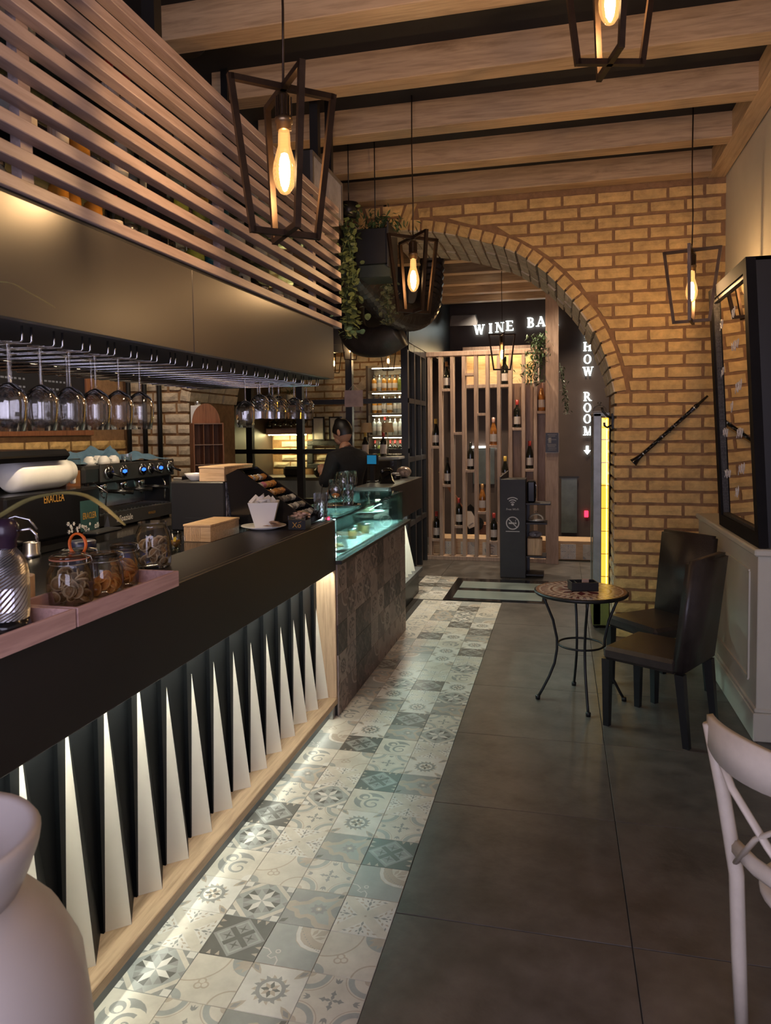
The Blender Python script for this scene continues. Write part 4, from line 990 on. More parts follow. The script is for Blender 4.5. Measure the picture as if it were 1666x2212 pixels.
def clipjar(x, y, z, r, h, label, fill, seed, n, fh, gasket, lid=True, stufflabel=None):
    t = thing('clip_jar', label, 'jar', (x, y, z), R.uniform(0, 1))
    obj('glass_body', MB().lathe([(0,.004),(r*.9,.003),(r*.97,.010),(r,.03),(r,h*.58),(r*.95,h*.68),(r*.80,h*.80),(r*.78,h*.86),(r*.82,h*.87),(r*.82,h*.89)], n=28), M['jar'], t)
    if lid:
        obj('gasket', MB().lathe([(r*.80,h*.89),(r*.86,h*.895),(r*.86,h*.915),(r*.80,h*.92)], n=24), gasket, t)
        obj('lid', MB().lathe([(r*.84,h*.92),(r*.86,h*.93),(r*.85,h*.965),(r*.70,h*.985),(r*.62,h*.975),(r*.3,h*.985),(0,h)], n=28), M['jar'], t)
        obj('clip_wire', MB().tube([(r*.88,-.012,h*.80),(r*1.02,-.014,h*.86),(r*.98,-.01,h*.95),(r*.6,0,h*1.0),(r*.98,.01,h*.95),(r*1.02,.014,h*.86),(r*.88,.012,h*.80)], .0018, 5).tube([(r*.84*math.cos(2*math.pi*k/24), r*.84*math.sin(2*math.pi*k/24), h*.81) for k in range(24)], .0018, 5, closed=True), M['steel'], t)
    s = obj('dried_citrus', slices(n, r*.92, fh, None, seed), fill, loc=(x, y, z+.005)); s['kind'] = 'stuff'; s['label'] = stufflabel; s['category'] = 'dried fruit'
    return t
ZT = 1.2200
CF, OF = [M['citrus'], M['rind']], [M['orangef'], pmat('orange_rind', (.62,.28,.06), .6)]
clipjar(-1.475, 1.945, ZT, .068, .158, 'squat clip jar of dried limes with salmon gasket, nearest in the tray', CF, 3, 34, .095, M['rosegold'], True, 'dried lime slices piled in the nearest clip jar')
clipjar(-1.455, 2.085, ZT, .062, .140, 'clip jar of orange peel in the middle of the tray', OF, 5, 14, .06, M['jar'], True, 'pieces of dried orange in the middle clip jar')
clipjar(-1.465, 2.212, ZT, .050, .150, 'slim clip jar of dried orange slices at the far tray end', OF, 8, 20, .09, M['jar'], True, 'dried orange slices in the slim clip jar')
clipjar(-1.585, 2.60, 1.2105, .069, .205, 'tall open clip jar of dried lemon slices behind the tray', CF, 11, 40, .115, M['jar'], False, 'dried lemon slices filling the tall clip jar')
clipjar(-1.735, 2.33, 1.1705, .070, .155, 'clip jar standing low behind the tray jars', CF, 13, 8, .05, M['jar'], True, 'few dried slices in the low jar behind')
tag(obj('rubber_gasket_loop', MB().tube([(.03*math.cos(rad(a)), .0, .034+.034*math.sin(rad(a))) for a in range(-60, 245, 20)], .0065, 8, flat=.6), M['orange'], loc=(-1.50, 2.02, 1.36)), 'orange rubber ring sticking up above the jars', 'rubber ring')
tag(obj('navy_lid_jar', MB().lathe([(0,0),(.055,0),(.058,.10),(.05,.115),(.052,.118),(.052,.15),(.048,.153),(0,.153)], n=20), pmat('navy_plastic', (.012,.018,.05), .3), loc=(-1.85, 2.52, 1.1705)), 'dark navy lidded jar behind the tray', 'jar')
wc2 = thing('wooden_cup', 'pale wooden cylinder holder between the siphon and the jars', 'holder', (-1.575, 1.83, 1.2105))
obj('body', MB().lathe([(0,.0),(.052,.0),(.053,.115),(.047,.115),(.046,.01),(0,.01)], n=28), M['pine_z'], wc2)
# soda siphon
si = thing('soda_siphon', 'steel mesh wrapped soda siphon at the left edge', 'siphon', (-1.445, 1.645, 1.2200))
vs = []; fs = []; n, m = 48, 44
prof = [(.053,.03),(.056,.06),(.0565,.12),(.056,.155),(.052,.18),(.040,.205),(.027,.222)]
for i in range(m+1):
    t_ = i/m*(len(prof)-1); a = min(int(t_), len(prof)-2); u = t_-a; r = prof[a][0]*(1-u)+prof[a+1][0]*u; z = prof[a][1]*(1-u)+prof[a+1][1]*u
    for k in range(n): an = 2*math.pi*k/n; rr_ = r+(.0014 if (k+i) % 2 else -.0010); vs.append((rr_*math.cos(an), rr_*math.sin(an), z))
for i in range(m):
    for k in range(n): fs.append((i*n+k, i*n+(k+1) % n, (i+1)*n+(k+1) % n, (i+1)*n+k))
obj('mesh_bottle', MB().add(vs, fs), M['steel'], si)
obj('base', MB().lathe([(0,0),(.058,0),(.060,.012),(.055,.034),(0,.034)], n=28), M['blackgloss'], si)
obj('collar', MB().lathe([(.026,.220),(.030,.226),(.030,.245),(.036,.255),(.036,.285),(.024,.300),(0,.302)], n=20), pmat('dark_purple_cap', (.03,.015,.03), .25), si)
obj('lever', MB().tube([(-.02,0,.292),(.02,.02,.306),(.05,.035,.296),(.066,.045,.268)], .005, 6, flat=.6), M['chrome'], si)
obj('spout', MB().tube([(.03,.01,.268),(.056,.03,.272),(.066,.04,.255),(.068,.042,.235)], .004, 6), M['chrome'], si)
# ================================================================ boxes, till and glassware on the bar
def crate(x0, x1, y0, y1, z0, z1, label, grooves=False, rz=0):
    t = thing('wooden_box', label, 'wooden box', ((x0+x1)/2, (y0+y1)/2, z0+.0005), rad(rz)); a, b, h = (x1-x0)/2, (y1-y0)/2, z1-z0
    obj('body', MB().cbox(-a,a,-b,b,0,h-.012,.002), M['pine'], t); obj('lid', MB().cbox(-a-.003,a+.003,-b-.003,b+.003,h-.0115,h,.002), M['pine'], t)
    if grooves:
        for k in range(11): obj('groove_rib', MB().box(-a+.006+k*.0085, -a+.010+k*.0085, -b-.003, -b, .004, h-.014), M['pine_z'], t)
    return t
crate(-1.945, -1.79, 3.49, 3.84, 1.17, 1.262, 'low pine box with grooved end beside the glass mug', True)
till = thing('till_monitor', 'black till housing below the pale wooden box', 'till', (-2.07, 4.03, 1.1705))
obj('housing', MB().cbox(-.175,.172,-.15,.16,.0,.290,.008), M['black'], till)
obj('vent', MB().box(-.08,.09,-.1515,-.150,.055,.059).box(-.08,.09,-.1515,-.150,.075,.078), M['frame'], till)
obj('sticker_panel', MB().box(.172,.1735,-.13,.14,.02,.285), pmat('speckled_sticker', (.45,.44,.46), .4, 0, .6, 45, detail=2), till)
crate(-2.065, -1.905, 3.90, 4.30, 1.4605, 1.548, 'pale wooden wine box lying on the till')
tag(obj('porcelain_bowl', MB().lathe([(0,.004),(.022,.0),(.028,.004),(.05,.026),(.062,.044),(.058,.044),(.046,.026),(.024,.008),(0,.007)], n=28, caps=False), M['porcelain'], loc=(-2.13, 3.97, 1.4610)), 'white porcelain bowl on the till', 'bowl')
mg = thing('glass_mug', 'small glass mug of amber tea beside the grooved box', 'mug', (-1.845, 3.225, 1.1705))
obj('cup', MB().lathe([(0,.008),(.022,.006),(.024,.0),(.033,.05),(.034,.09),(.0325,.09),(.031,.05),(.021,.012),(0,.011)], n=20, caps=False), M['jar'], mg)
obj('tea', MB().lathe([(0,.0125),(.020,.0125),(.0295,.05),(0,.0505)], n=18), M['amber'], mg); obj('handle', MB().tube([(.032,0,.075),(.05,0,.07),(.05,0,.04),(.031,0,.03)], .004, 6), M['jar'], mg)
obj('logo', MB().poly([(.0345*math.cos(a), .0345*math.sin(a), .06+.012*s) for a, s in ((-1.3,-1),(-1.0,-1),(-.85,.3),(-1.0,1),(-1.3,.6))]), pmat('yellow_print', (.6,.42,.02), .4), mg)
sa = thing('saucer', 'oval white plate under the sugar pot', 'plate', (-1.605, 3.76, 1.2105))
obj('plate', MB().lathe([(0,.004),(.06,.004),(.07,0),(.075,.004),(.125,.018),(.124,.021),(.07,.009),(0,.008)], n=36, caps=False), M['porcelain'], sa)
po = thing('sugar_pot', 'square tapering white pot full of sugar sachets', 'pot', (-1.605, 3.77, 1.2190), rad(18))
def frus(b, t, z0, z1): return [(-b,-b,z0),(b,-b,z0),(b,b,z0),(-b,b,z0),(-t,-t,z1),(t,-t,z1),(t,t,z1),(-t,t,z1)]
mb = MB(); P8 = frus(.046,.082,0,.142); Q8 = frus(.042,.077,.008,.143)
mb.add(P8, [(0,3,2,1),(0,1,5,4),(1,2,6,5),(2,3,7,6),(3,0,4,7)]); mb.add(Q8, [(0,1,2,3),(0,4,5,1),(1,5,6,2),(2,6,7,3),(3,7,4,0)]); mb.add([*P8[4:], *Q8[4:]], [(0,1,5,4),(1,2,6,5),(2,3,7,6),(3,0,4,7)])
obj('pot', mb, M['porcelain'], po)
def sachet(r_, w_=.022, l=.034):
    return MB().add([(-w_,-l,0),(w_,-l,.001),(w_,l,0),(-w_,l,.001),(0,0,.005),(0,0,-.003)], [(0,1,4),(1,2,4),(2,3,4),(3,0,4),(1,0,5),(2,1,5),(3,2,5),(0,3,5)])
sm_ = sachet(R).mesh('sachet', M['paper']); sk_ = sachet(R, .012, .045).mesh('sachet', M['kraft'])
for k in range(13):
    o = piece('sugar_sachet', sm_, None, (-1.605+R.uniform(-.05,.05), 3.77+R.uniform(-.05,.05), 1.349+R.uniform(0,.022)), (R.uniform(-.9,.9), R.uniform(-.9,.9), R.uniform(0,3))); tag(o, 'white paper sugar sachet heaped in the square white pot', 'sachet', 'white sachets in the sugar pot')
for k in range(8):
    o = piece('sugar_stick', sk_, None, (-1.53+R.uniform(-.02,.03), 3.70+R.uniform(-.05,.04), 1.234+k*.0035), (R.uniform(-.1,.1), R.uniform(-.1,.1), R.uniform(.2,1.1))); tag(o, 'brown sugar stick lying on the plate beside the pot', 'sachet', 'brown sugar sticks on the plate')
xo = thing('candy_box', 'small black box marked XO full of wrapped candies', 'box', (-1.405, 3.79, 1.2105), rad(0))
obj('box', MB().cbox(-.05,.05,-.045,.045,0,.052,.001), M['black'], xo); obj('clear_rim', MB().box(-.05,-.0485,-.045,.045,.052,.075).box(.0485,.05,-.045,.045,.052,.075).box(-.05,.05,.0435,.045,.052,.075).box(-.05,.05,-.045,-.0435,.052,.075), M['glass'], xo)
gold = pmat('gold_print', (.55,.30,.06), .35, .3); textobj('X', .042, gold, xo, (-1.432, 3.7445, 1.222), FY, name='lettering'); textobj('o', .042, gold, xo, (-1.402, 3.7445, 1.222), FY, name='lettering')
obj('print_arrow', MB().bar((.010,-.0452,.038),(.026,-.0452,.046),.004,.002), gold, xo)
cw = MB(); r_ = random.Random(2)
for k in range(26): cw.sphere((r_.uniform(-.04,.04), r_.uniform(-.036,.036), .060+r_.uniform(0,.03)), .011, 6, 4, sq=(1.5,.8,.7))
o = obj('wrapped_candies', cw, pmat('twist_wrapper', (.55,.36,.26), .4, 0, .4, 40), loc=(-1.405, 3.79, 1.2105)); o['kind'] = 'stuff'; o['label'] = 'wrapped candies heaped in the black XO box'; o['category'] = 'candy'
# tilted candy rack
rk = thing('candy_rack', 'black tilted candy display at the end of the bar top', 'rack', (-1.62, 4.05, 1.2105))
pr = [(-1.86,1.211),(-1.40,1.211),(-1.40,1.25),(-1.82,1.535),(-1.895,1.50)]
mb = MB()
for y0, y1 in ((3.90, 3.912), (4.168, 4.18)): mb.prism([(x, y0, z) for x, z in pr], (0, y1-y0, 0))
mb.hexa([(-1.895,3.912,1.49),(-1.82,3.912,1.525),(-1.82,4.168,1.525),(-1.895,4.168,1.49),(-1.895,3.912,1.50),(-1.82,3.912,1.535),(-1.82,4.168,1.535),(-1.895,4.168,1.50)]); mb.hexa([(-1.86,3.912,1.211),(-1.40,3.912,1.211),(-1.40,4.168,1.211),(-1.86,4.168,1.211),(-1.87,3.912,1.47),(-1.40,3.912,1.222),(-1.40,4.168,1.222),(-1.87,4.168,1.47)])
obj('case', mb, M['blackgloss'], rk, True)
cols = [((.50,.30,.10),'amber'), ((.42,.19,.05),'orange'), ((.50,.50,.48),'white'), ((.5,.16,.26),'pink'), ((.16,.15,.14),'grey'), ((.34,.30,.24),'beige'), ((.07,.06,.06),'dark'), ((.20,.26,.18),'green')]
cm = [(pmat('candy_'+n_, c, .35, 0, .3, 40), n_) for c, n_ in cols]; cmesh = [MB().cbox(-.018,.018,-.026,.026,-.014,.014,.006).mesh('candy_bag', m_[0]) for m_ in cm]
for i in range(6):
    for j in range(5):
        t_ = (i+.5)/6; x = -1.80+t_*.37; z = 1.492-t_*.245; kk = R.choice((0,0,1,1,2,3,7) if i < 3 else (4,5,2,6,4,5))
        o = piece('candy_bag', cmesh[kk], None, (x, 3.94+j*.05, z+.004), (R.uniform(-.2,.2), rad(34)+R.uniform(-.1,.1), R.uniform(-.2,.2))); tag(o, '%s %s candy bag from the front, %s row from the top of the rack' % (ORD[j], cm[kk][1], ORD[i]), 'candy', 'candy bags in the black rack')
# crystal and glasses around the case
def tumbler(x, y, z, r, h, label, straws=False):
    t = thing('crystal_tumbler', label, 'glass', (x, y, z)); n = 24; vs = []; fs = []
    for i in range(13):
        for k in range(n):
            rr_ = r*(.9+.1*i/12)*(1+(.035 if ((i+k) % 2 and 0 < i < 8) else -.01)); an = 2*math.pi*k/n; vs.append((rr_*math.cos(an), rr_*math.sin(an), h*i/12))
    for i in range(12):
        for k in range(n): fs.append((i*n+k, i*n+(k+1) % n, (i+1)*n+(k+1) % n, (i+1)*n+k))
    obj('body', MB().add(vs, fs+[tuple(range(n))[::-1]]), M['crystal'], t); return t
tumbler(-1.40, 4.14, 1.2105, .042, .165, 'tall cut crystal tumbler with two black straws at the bar end')
for i, (dx, a) in enumerate(((-.012,.16),(.014,.24))): tag(obj('black_straw', MB().tube([(dx*.3,0,.02),(dx*.3+a*.16,.01,.215)], .0032, 6), M['black'], loc=(-1.40+dx, 4.14, 1.2135)), ('left' if i == 0 else 'right')+' black straw standing in the tall crystal tumbler', 'straw', 'black straws in the tumbler')
tumbler(-1.43, 4.24, 1.2320, .040, .14, 'cut crystal tumbler half hidden behind the tumbler with straws')
sg = thing('stem_glass', 'stemmed glass with an orange slice on the pastry case', 'glass', (-1.365, 4.33, 1.2320))
obj('bowl', MB().lathe([(.036,0),(.034,.002),(.005,.006),(.004,.05),(.006,.085),(.03,.10),(.044,.13),(.046,.155),(.040,.215),(.039,.215),(.045,.155),(.043,.131),(.029,.101),(0,.088)], n=26, caps=False), M['glass'], sg)
obj('orange_slice', MB().sphere((0,0,.115), .028, 12, 8, sq=(1,1,.55)), M['orangef'], sg)
tr2 = thing('serving_tray', 'round black serving tray on the pastry case', 'tray', (-1.47, 4.78, 1.2320))
obj('tray', MB().lathe([(0,0),(.12,0),(.135,.012),(.138,.012),(.138,.015),(.12,.004),(0,.004)], n=36), M['blackgloss'], tr2)
tumbler(-1.435, 4.83, 1.2365, .042, .145, 'cut crystal tumbler standing on the round black tray')
wgp = wineglass(); wgp.location = (-1.50, 4.90, 1.2365+.244); first = True
def upright(x, y, z, label):
    t = thing('wine_glass', label, 'glass', (x, y, z), group='large wine glasses beside the black tray')
    obj('foot', MB().lathe([(.036,0),(.034,.002),(.005,.006)], n=18), M['glass'], t); obj('stem', MB().lathe([(.005,.005),(.0038,.02),(.0038,.075),(.006,.085)], n=10, caps=False), M['glass'], t)
    obj('bowl', MB().lathe([(.004,.083),(.02,.09),(.042,.112),(.052,.14),(.052,.16),(.044,.225),(.043,.225),(.051,.16),(.051,.14),(.041,.113),(0,.086)], n=26, caps=False), M['glass'], t)
for ch in list(wgp.children): bpy.data.objects.remove(ch)
bpy.data.objects.remove(wgp)
upright(-1.52, 5.0, 1.2320, 'left of two large wine glasses beside the black tray'); upright(-1.50, 5.12, 1.2320, 'right of two large wine glasses beside the black tray')
# ================================================================ espresso machine
em = thing('espresso_machine', 'black espresso machine with chrome groups and blue lit dials', 'coffee machine', (-3.1, 4.5, 1.1305))
E_ = lambda name, mb, mat, label=None: obj(name, mb, mat, em, True, label=label)
E_('housing', MB().cbox(-3.42, -2.86, 3.93, 4.99, 1.425, 1.545, .02), M['black']); E_('front_panel', MB().cbox(-2.862, -2.845, 4.08, 4.985, 1.435, 1.553, .006), pmat('dark_grey_panel', (.045,.042,.040), .35, .3), 'dark grey control panel')
E_('side_panel', MB().cbox(-3.42, -2.87, 3.93, 3.955, 1.15, 1.43, .006), M['black']); E_('side_panel', MB().cbox(-3.42, -2.87, 4.965, 4.99, 1.15, 1.43, .006), M['black'])
E_('splash_back', MB().box(-3.10, -3.09, 3.955, 4.965, 1.24, 1.42), M['steel']); E_('steel_column', MB().lathe([(.014,1.15),(.014,1.44)], (-2.86, 3.955, 0), 12), M['chrome'])
E_('base', MB().cbox(-3.42, -2.86, 3.96, 4.98, 1.15, 1.225, .006), M['black']); E_('logo_panel', MB().hexa([(-2.86,4.12,1.145),(-2.83,4.14,1.145),(-2.83,4.95,1.145),(-2.86,4.97,1.145),(-2.862,4.12,1.225),(-2.845,4.14,1.225),(-2.845,4.95,1.225),(-2.862,4.97,1.225)]), pmat('graphite', (.03,.032,.036), .3))
for x in (-3.38, -2.90):
    for y in (3.99, 4.95): E_('foot', MB().lathe([(.022,1.1305),(.025,1.15)], (x, y, 0), 10), M['black'])
gr = MB()
for k in range(22): gr.box(-3.08, -2.87, 4.0+k*.044, 4.012+k*.044, 1.232, 1.238)
gr.box(-3.09, -2.865, 3.98, 4.97, 1.226, 1.231); E_('drip_tray', gr, M['steel'])
bluel = emit('blue_display', (.02,.10,1), 2.2)
for i, y in enumerate((4.157, 4.319, 4.546, 4.652, 4.772, 4.916)):
    z = 1.497; rr_ = .048 if i in (0, 5) else .042
    d = E_('dial', MB().lathe([(rr_*.8,-2.846),(rr_,-2.842),(rr_,-2.832),(rr_*.8,-2.830),(0,-2.831)], (0, y, z), 20, 'x'), M['chrome']); 
    obj('dial_face', MB().lathe([(rr_*.82,-2.830),(0,-2.829)], (0, y, z), 18, 'x'), M['blackgloss'], d, True)
    if i in (1, 2, 4): obj('display', MB().box(-2.8285, -2.828, y-.025, y+.025, z-.008, z+.008).lathe([(.014,-2.8285),(0,-2.828)], (0, y, z), 8, 'x'), bluel, d, True)
    else: obj('lever', MB().tube([(-2.828,y,z),(-2.80,y+.03,z-.02),(-2.78,y+.05,z-.03)], .008, 8), M['blackgloss'], d, True)
for y in (4.204, 4.432, 4.648):
    g = E_('group_head', MB().lathe([(.03,1.43),(.038,1.42),(.038,1.395),(.032,1.38),(.032,1.365),(0,1.362)], (-2.93, y, 0), 16), M['chrome'])
    obj('portafilter', MB().tube([(-2.91,y,1.372),(-2.84,y+.03,1.368),(-2.74,y+.07,1.362)], [.012,.014,.016], 8), M['blackgloss'], g, True); obj('spout', MB().tube([(-2.93,y,1.36),(-2.93,y,1.34),(-2.92,y+.015,1.325)], .007, 6), M['chrome'], g, True)
E_('steam_wand', MB().tube([(-2.87,4.85,1.43),(-2.85,4.86,1.38),(-2.84,4.83,1.27)], .005, 6), M['chrome']); E_('steam_wand', MB().tube([(-2.87,4.05,1.43),(-2.83,4.12,1.37),(-2.835,4.10,1.26)], .005, 6), M['chrome'])
textobj('laSpaziale', .058, M['porcelain'], em, (-2.834, 4.22, 1.168), FX, name='lettering', sx=.85); textobj('VIVALDI', .026, gold, em, (-2.836, 4.60, 1.176), FX, name='lettering')
cupm = None
for i, (x, y, z, rx) in enumerate(((-2.96,4.13,1.546,180),(-2.93,4.24,1.546,180),(-2.93,4.345,1.546,180),(-3.02,4.30,1.546,180))):
    t = thing('espresso_cup', ORD[i]+' upturned white espresso cup on the machine', 'cup', (x, y, z), i, 'espresso cups on the machine')
    obj('cup', MB().lathe([(.040,0),(.0395,.02),(.033,.042),(.020,.053),(.018,.056),(0,.056)], n=20), M['porcelain'], t); obj('handle', MB().tube([(.036,0,.012),(.055,0,.016),(.055,0,.034),(.032,0,.042)], .004, 6), M['porcelain'], t)
tumbler(-2.95, 4.53, 1.546, .036, .06, 'small upturned glass on the espresso machine')
tw = MB(); nx, ny = 16, 60; vs = []
rr = random.Random(21); folds = [(rr.uniform(0,1), rr.uniform(0,1), rr.uniform(-1.3,1.3), rr.uniform(.02,.055), rr.uniform(.04,.09)) for _ in range(26)]
for j in range(ny+1):
    for i in range(nx+1):
        u, v = i/nx, j/ny; z = .012
        for (fu, fv, fa, fh, fw__) in folds:
            d_ = (u-fu)*math.cos(fa)*.42+(v-fv)*math.sin(fa)*1.5; l_ = -(u-fu)*math.sin(fa)*.42+(v-fv)*math.cos(fa)*1.5
            z += fh*math.exp(-(d_/fw__*2)**2-(l_/.26)**2)
        z *= (math.sin(math.pi*min(1, max(0, .03+.94*u)))**.5)*min(1, .25+6*v, .25+5*(1-v)); z *= .55+.75*math.exp(-((v-.62)/.28)**2)
        vs.append((-3.38+.42*u+.035*math.sin(6*v+1)+.012*math.sin(23*v), 3.60+1.58*v+.02*math.sin(5*u), 1.548+z*.95))
tw.add(vs, [(j*(nx+1)+i, j*(nx+1)+i+1, (j+1)*(nx+1)+i+1, (j+1)*(nx+1)+i) for j in range(ny) for i in range(nx)], True)
tag(obj('blue_towel', tw, M['blue'], None, True, loc=(-3.2, 4.4, 1.55)), 'crumpled blue cloth lying on top of the espresso machine', 'cloth')
# ================================================================ cream dispenser
er = thing('cream_dispenser', 'black cream dispenser with a large white tank and gold lettering', 'dispenser', (-2.9, 3.3, 1.1305))
V_ = lambda name, mb, mat, label=None: obj(name, mb, mat, er, True, label=label)
V_('body', MB().cbox(-3.25, -2.70, 2.86, 3.60, 1.20, 1.445, .012), M['blackgloss']); V_('foot', MB().cbox(-3.2, -2.72, 2.88, 3.58, 1.1305, 1.20, .006), M['black'])
V_('drip_tray', MB().cbox(-2.70, -2.60, 3.42, 3.66, 1.185, 1.205, .008), M['black'])
V_('cover', MB().cbox(-3.22, -2.74, 2.86, 3.42, 1.605, 1.665, .025), M['blackgloss']); V_('rear_column', MB().cbox(-3.25, -3.10, 2.88, 3.4, 1.44, 1.61, .01), M['black'])
V_('tank', MB().lathe([(0,3.07),(.07,3.075),(.088,3.10),(.090,3.20),(.088,3.44),(.075,3.50),(.062,3.515),(.060,3.555),(.048,3.56),(0,3.562)], (-2.87, 0, 1.535), 28, 'y'), pmat('white_cream_tank', (.66,.66,.64), .25, 0, .04, 6), 'milky white tank')
V_('tap', MB().lathe([(.016,3.555),(.016,3.60),(0,3.602)], (-2.87, 0, 1.50), 12, 'y').cbox(-2.885,-2.855,3.575,3.60,1.46,1.58,.006), M['porcelain'])
teal = pmat('teal_print', (.03,.075,.075), .3, 0, .2, 8); V_('print_panel', MB().box(-2.70, -2.6985, 3.415, 3.575, 1.205, 1.375), teal)
textobj('ERACLEA', .062, gold, er, (-2.6985, 3.125, 1.392), FX, sx=.62); textobj('ERACLEA', .052, gold, er, (-2.697, 3.432, 1.272), FX, sx=.56)
sn = MB()
for k in range(26):
    y, z = (R.uniform(3.30, 3.405), R.uniform(1.21, 1.27)) if k < 12 else (R.uniform(3.42, 3.57), R.uniform(1.21, 1.25)); q = R.uniform(.007, .014)
    for a in (0, 60, 120): sn.bar((-2.697, y-q*math.cos(rad(a)), z-q*math.sin(rad(a))), (-2.697, y+q*math.cos(rad(a)), z+q*math.sin(rad(a))), .0035, .001, (1,0,0))
obj('snowflake_print', sn, M['paper'], er, True)['kind'] = 'stuff'
er.location += Vector((.12, .09, 0))
# coffee grinder between
gd = thing('coffee_grinder', 'slim coffee grinder with clear hopper between the two machines', 'grinder', (-2.85, 3.76, 1.1305))
obj('hopper', MB().cbox(-2.92,-2.80,3.69,3.83,1.40,1.60,.006), M['jar'], gd, True); obj('beans', MB().cbox(-2.915,-2.805,3.695,3.825,1.402,1.53,.004), pmat('coffee_print', (.14,.05,.03), .5, 0, .9, 22, col2=(.32,.15,.04)), gd, True)
obj('body', MB().cbox(-2.92,-2.80,3.70,3.82,1.22,1.40,.01).cbox(-2.93,-2.79,3.68,3.83,1.1305,1.155,.006).cbox(-2.93,-2.90,3.70,3.82,1.155,1.22,.004), pmat('grey_plastic', (.20,.19,.20), .4), gd, True)
jg = thing('steel_jug', 'small steel milk jug in front of the cream dispenser', 'jug', (-2.535, 3.06, 1.1305))
obj('body', MB().lathe([(0,0),(.042,0),(.044,.03),(.040,.036),(.036,.085),(.034,.088),(.033,.085),(0,.02)], n=20), M['steel'], jg); obj('handle', MB().tube([(0,.036,.08),(0,.06,.078),(0,.06,.04),(0,.042,.03)], .004, 6), M['steel'], jg)
# ================================================================ left wall: menu board, pipes, organiser
mn = thing('menu_board', 'dark chalk menu board in a wooden frame on the left wall', 'menu board', (-3.93, 4.3, 1.76))
obj('board', MB().box(-3.944,-3.93,2.6,5.45,1.78,2.75), pmat('navy_board', (.010,.012,.020), .5), mn, True)
obj('frame', MB().cbox(-3.944,-3.91,2.55,5.53,1.735,1.785,.004).cbox(-3.944,-3.91,5.45,5.53,1.78,2.80,.004).cbox(-3.944,-3.91,2.55,5.53,2.75,2.80,.004), M['redwood'], mn, True)
tx = MB()
for r_i in range(14):
    for c in range(5):
        y = 2.75+c*.55
        for k in range(R.randint(4, 8)): tx.box(-3.9295,-3.929, y+k*.045, y+k*.045+R.uniform(.02,.036), 1.86+r_i*.06, 1.874+r_i*.06)
obj('chalk_text', tx, pmat('chalk_print', (.22,.24,.30), .8), mn, True)
for i, (x, y) in enumerate(((-3.72,6.02),(-3.58,6.04),(-3.86,5.98))): tag(obj('wall_pipe', MB().tube([(0,0,1.14),(0,0,2.9)], .022, 10), M['iron'], loc=(x, y, 0)), ('middle', 'right', 'left')[i]+' black pipe in the corner by the left stone pier', 'pipe', 'black pipes in the corner')
og = thing('key_organiser', 'reddish wooden pigeonhole organiser with arched top before the stone pier', 'organiser', (-2.98, 5.78, 1.1305), rad(-52))
# local: pigeonholes face +x, side panel faces -y
obj('carcass', MB().cbox(-.09,.09,-.13,-.118,0,.70,.002).cbox(-.09,.09,.118,.13,0,.70,.002).cbox(-.09,-.08,-.118,.118,0,.70,.002).cbox(-.09,.09,-.118,.118,0,.012,.002), M['redwood'], og)
obj('arched_top', MB().prism([(-.02,.12*math.cos(rad(a)), .70+.17*math.sin(rad(a))) for a in range(0, 181, 12)], (.014,0,0)), M['redwood'], og)
for z in (.17, .34, .51, .69): obj('shelf', MB().box(-.079,.088,-.117,.117,z,z+.008), pmat('pale_shelf_edge', (.24,.14,.10), .5), og)
for y in (-.04, .04): obj('divider', MB().box(-.079,.085,y-.002,y+.002,.012,.69), M['redwood'], og)
ct = thing('white_canister', 'white square canister with chrome cap on the organiser', 'canister', (-3.08, 5.82, 1.8305))
obj('body', MB().cbox(-.055,.055,-.03,.03,0,.155,.004), M['porcelain'], ct); obj('cap', MB().lathe([(.025,.155),(.026,.19),(0,.191)], n=14), M['steel'], ct)
tag(obj('wall_card', MB().box(-.036,.036,-.002,.002,0,.09), M['paper'], loc=(-3.28, 6.108, 1.42)), 'white card fixed to the left stone pier', 'card')
dv = thing('wall_terminal', 'white wall terminal with a small blue screen beside the pier', 'terminal', (-3.06, 5.45, 1.1305), rad(-25))
obj('case', MB().cbox(-.07,.07,-.02,.02,0,.25,.006), M['porcelain'], dv); obj('screen', MB().box(-.005,.035,-.0215,-.020,.14,.175), emit('terminal_blue', (.05,.16,1), 1.6), dv)
tag(obj('black_speaker_box', MB().cbox(-.10,.10,-.08,.08,0,.28,.008), M['black'], loc=(-2.82, 5.30, 1.1305)), 'black box standing below the organiser', 'box')
# ================================================================ duct, planters, air unit over the far bar
dk = thing('air_unit', 'grey louvred air unit above the far end of the canopy', 'air unit', (-1.5, 4.2, 3.05))
obj('casing', MB().hexa([(-2.0,3.93,3.05),(-1.36,3.93,3.05),(-1.36,4.51,3.05),(-2.0,4.51,3.05),(-2.0,3.93,3.33),(-1.36,3.93,3.31),(-1.36,4.51,3.31),(-2.0,4.51,3.33)]), M['frame'], dk, True)
lv = MB().box(-1.36,-1.345,3.93,4.51,3.05,3.072).box(-1.36,-1.345,3.93,4.51,3.29,3.31).box(-1.36,-1.345,3.93,3.95,3.072,3.29).box(-1.36,-1.345,4.49,4.51,3.072,3.29)
obj('grille_frame', lv, pmat('grey_grille', (.15,.14,.14), .4, .3), dk, True)
lv = MB()
for k in range(30): lv.box(-1.358,-1.349,3.955+k*.018,3.962+k*.018,3.072,3.29)
obj('louvres', lv, pmat('grey_louvre', (.42,.40,.40), .5, .1), dk, True)
obj('hanger', MB().box(-1.9,-1.86,3.95,3.99,3.32,3.83), M['iron'], dk, True); obj('hanger', MB().box(-1.44,-1.40,4.45,4.49,3.30,3.83), M['iron'], dk, True)
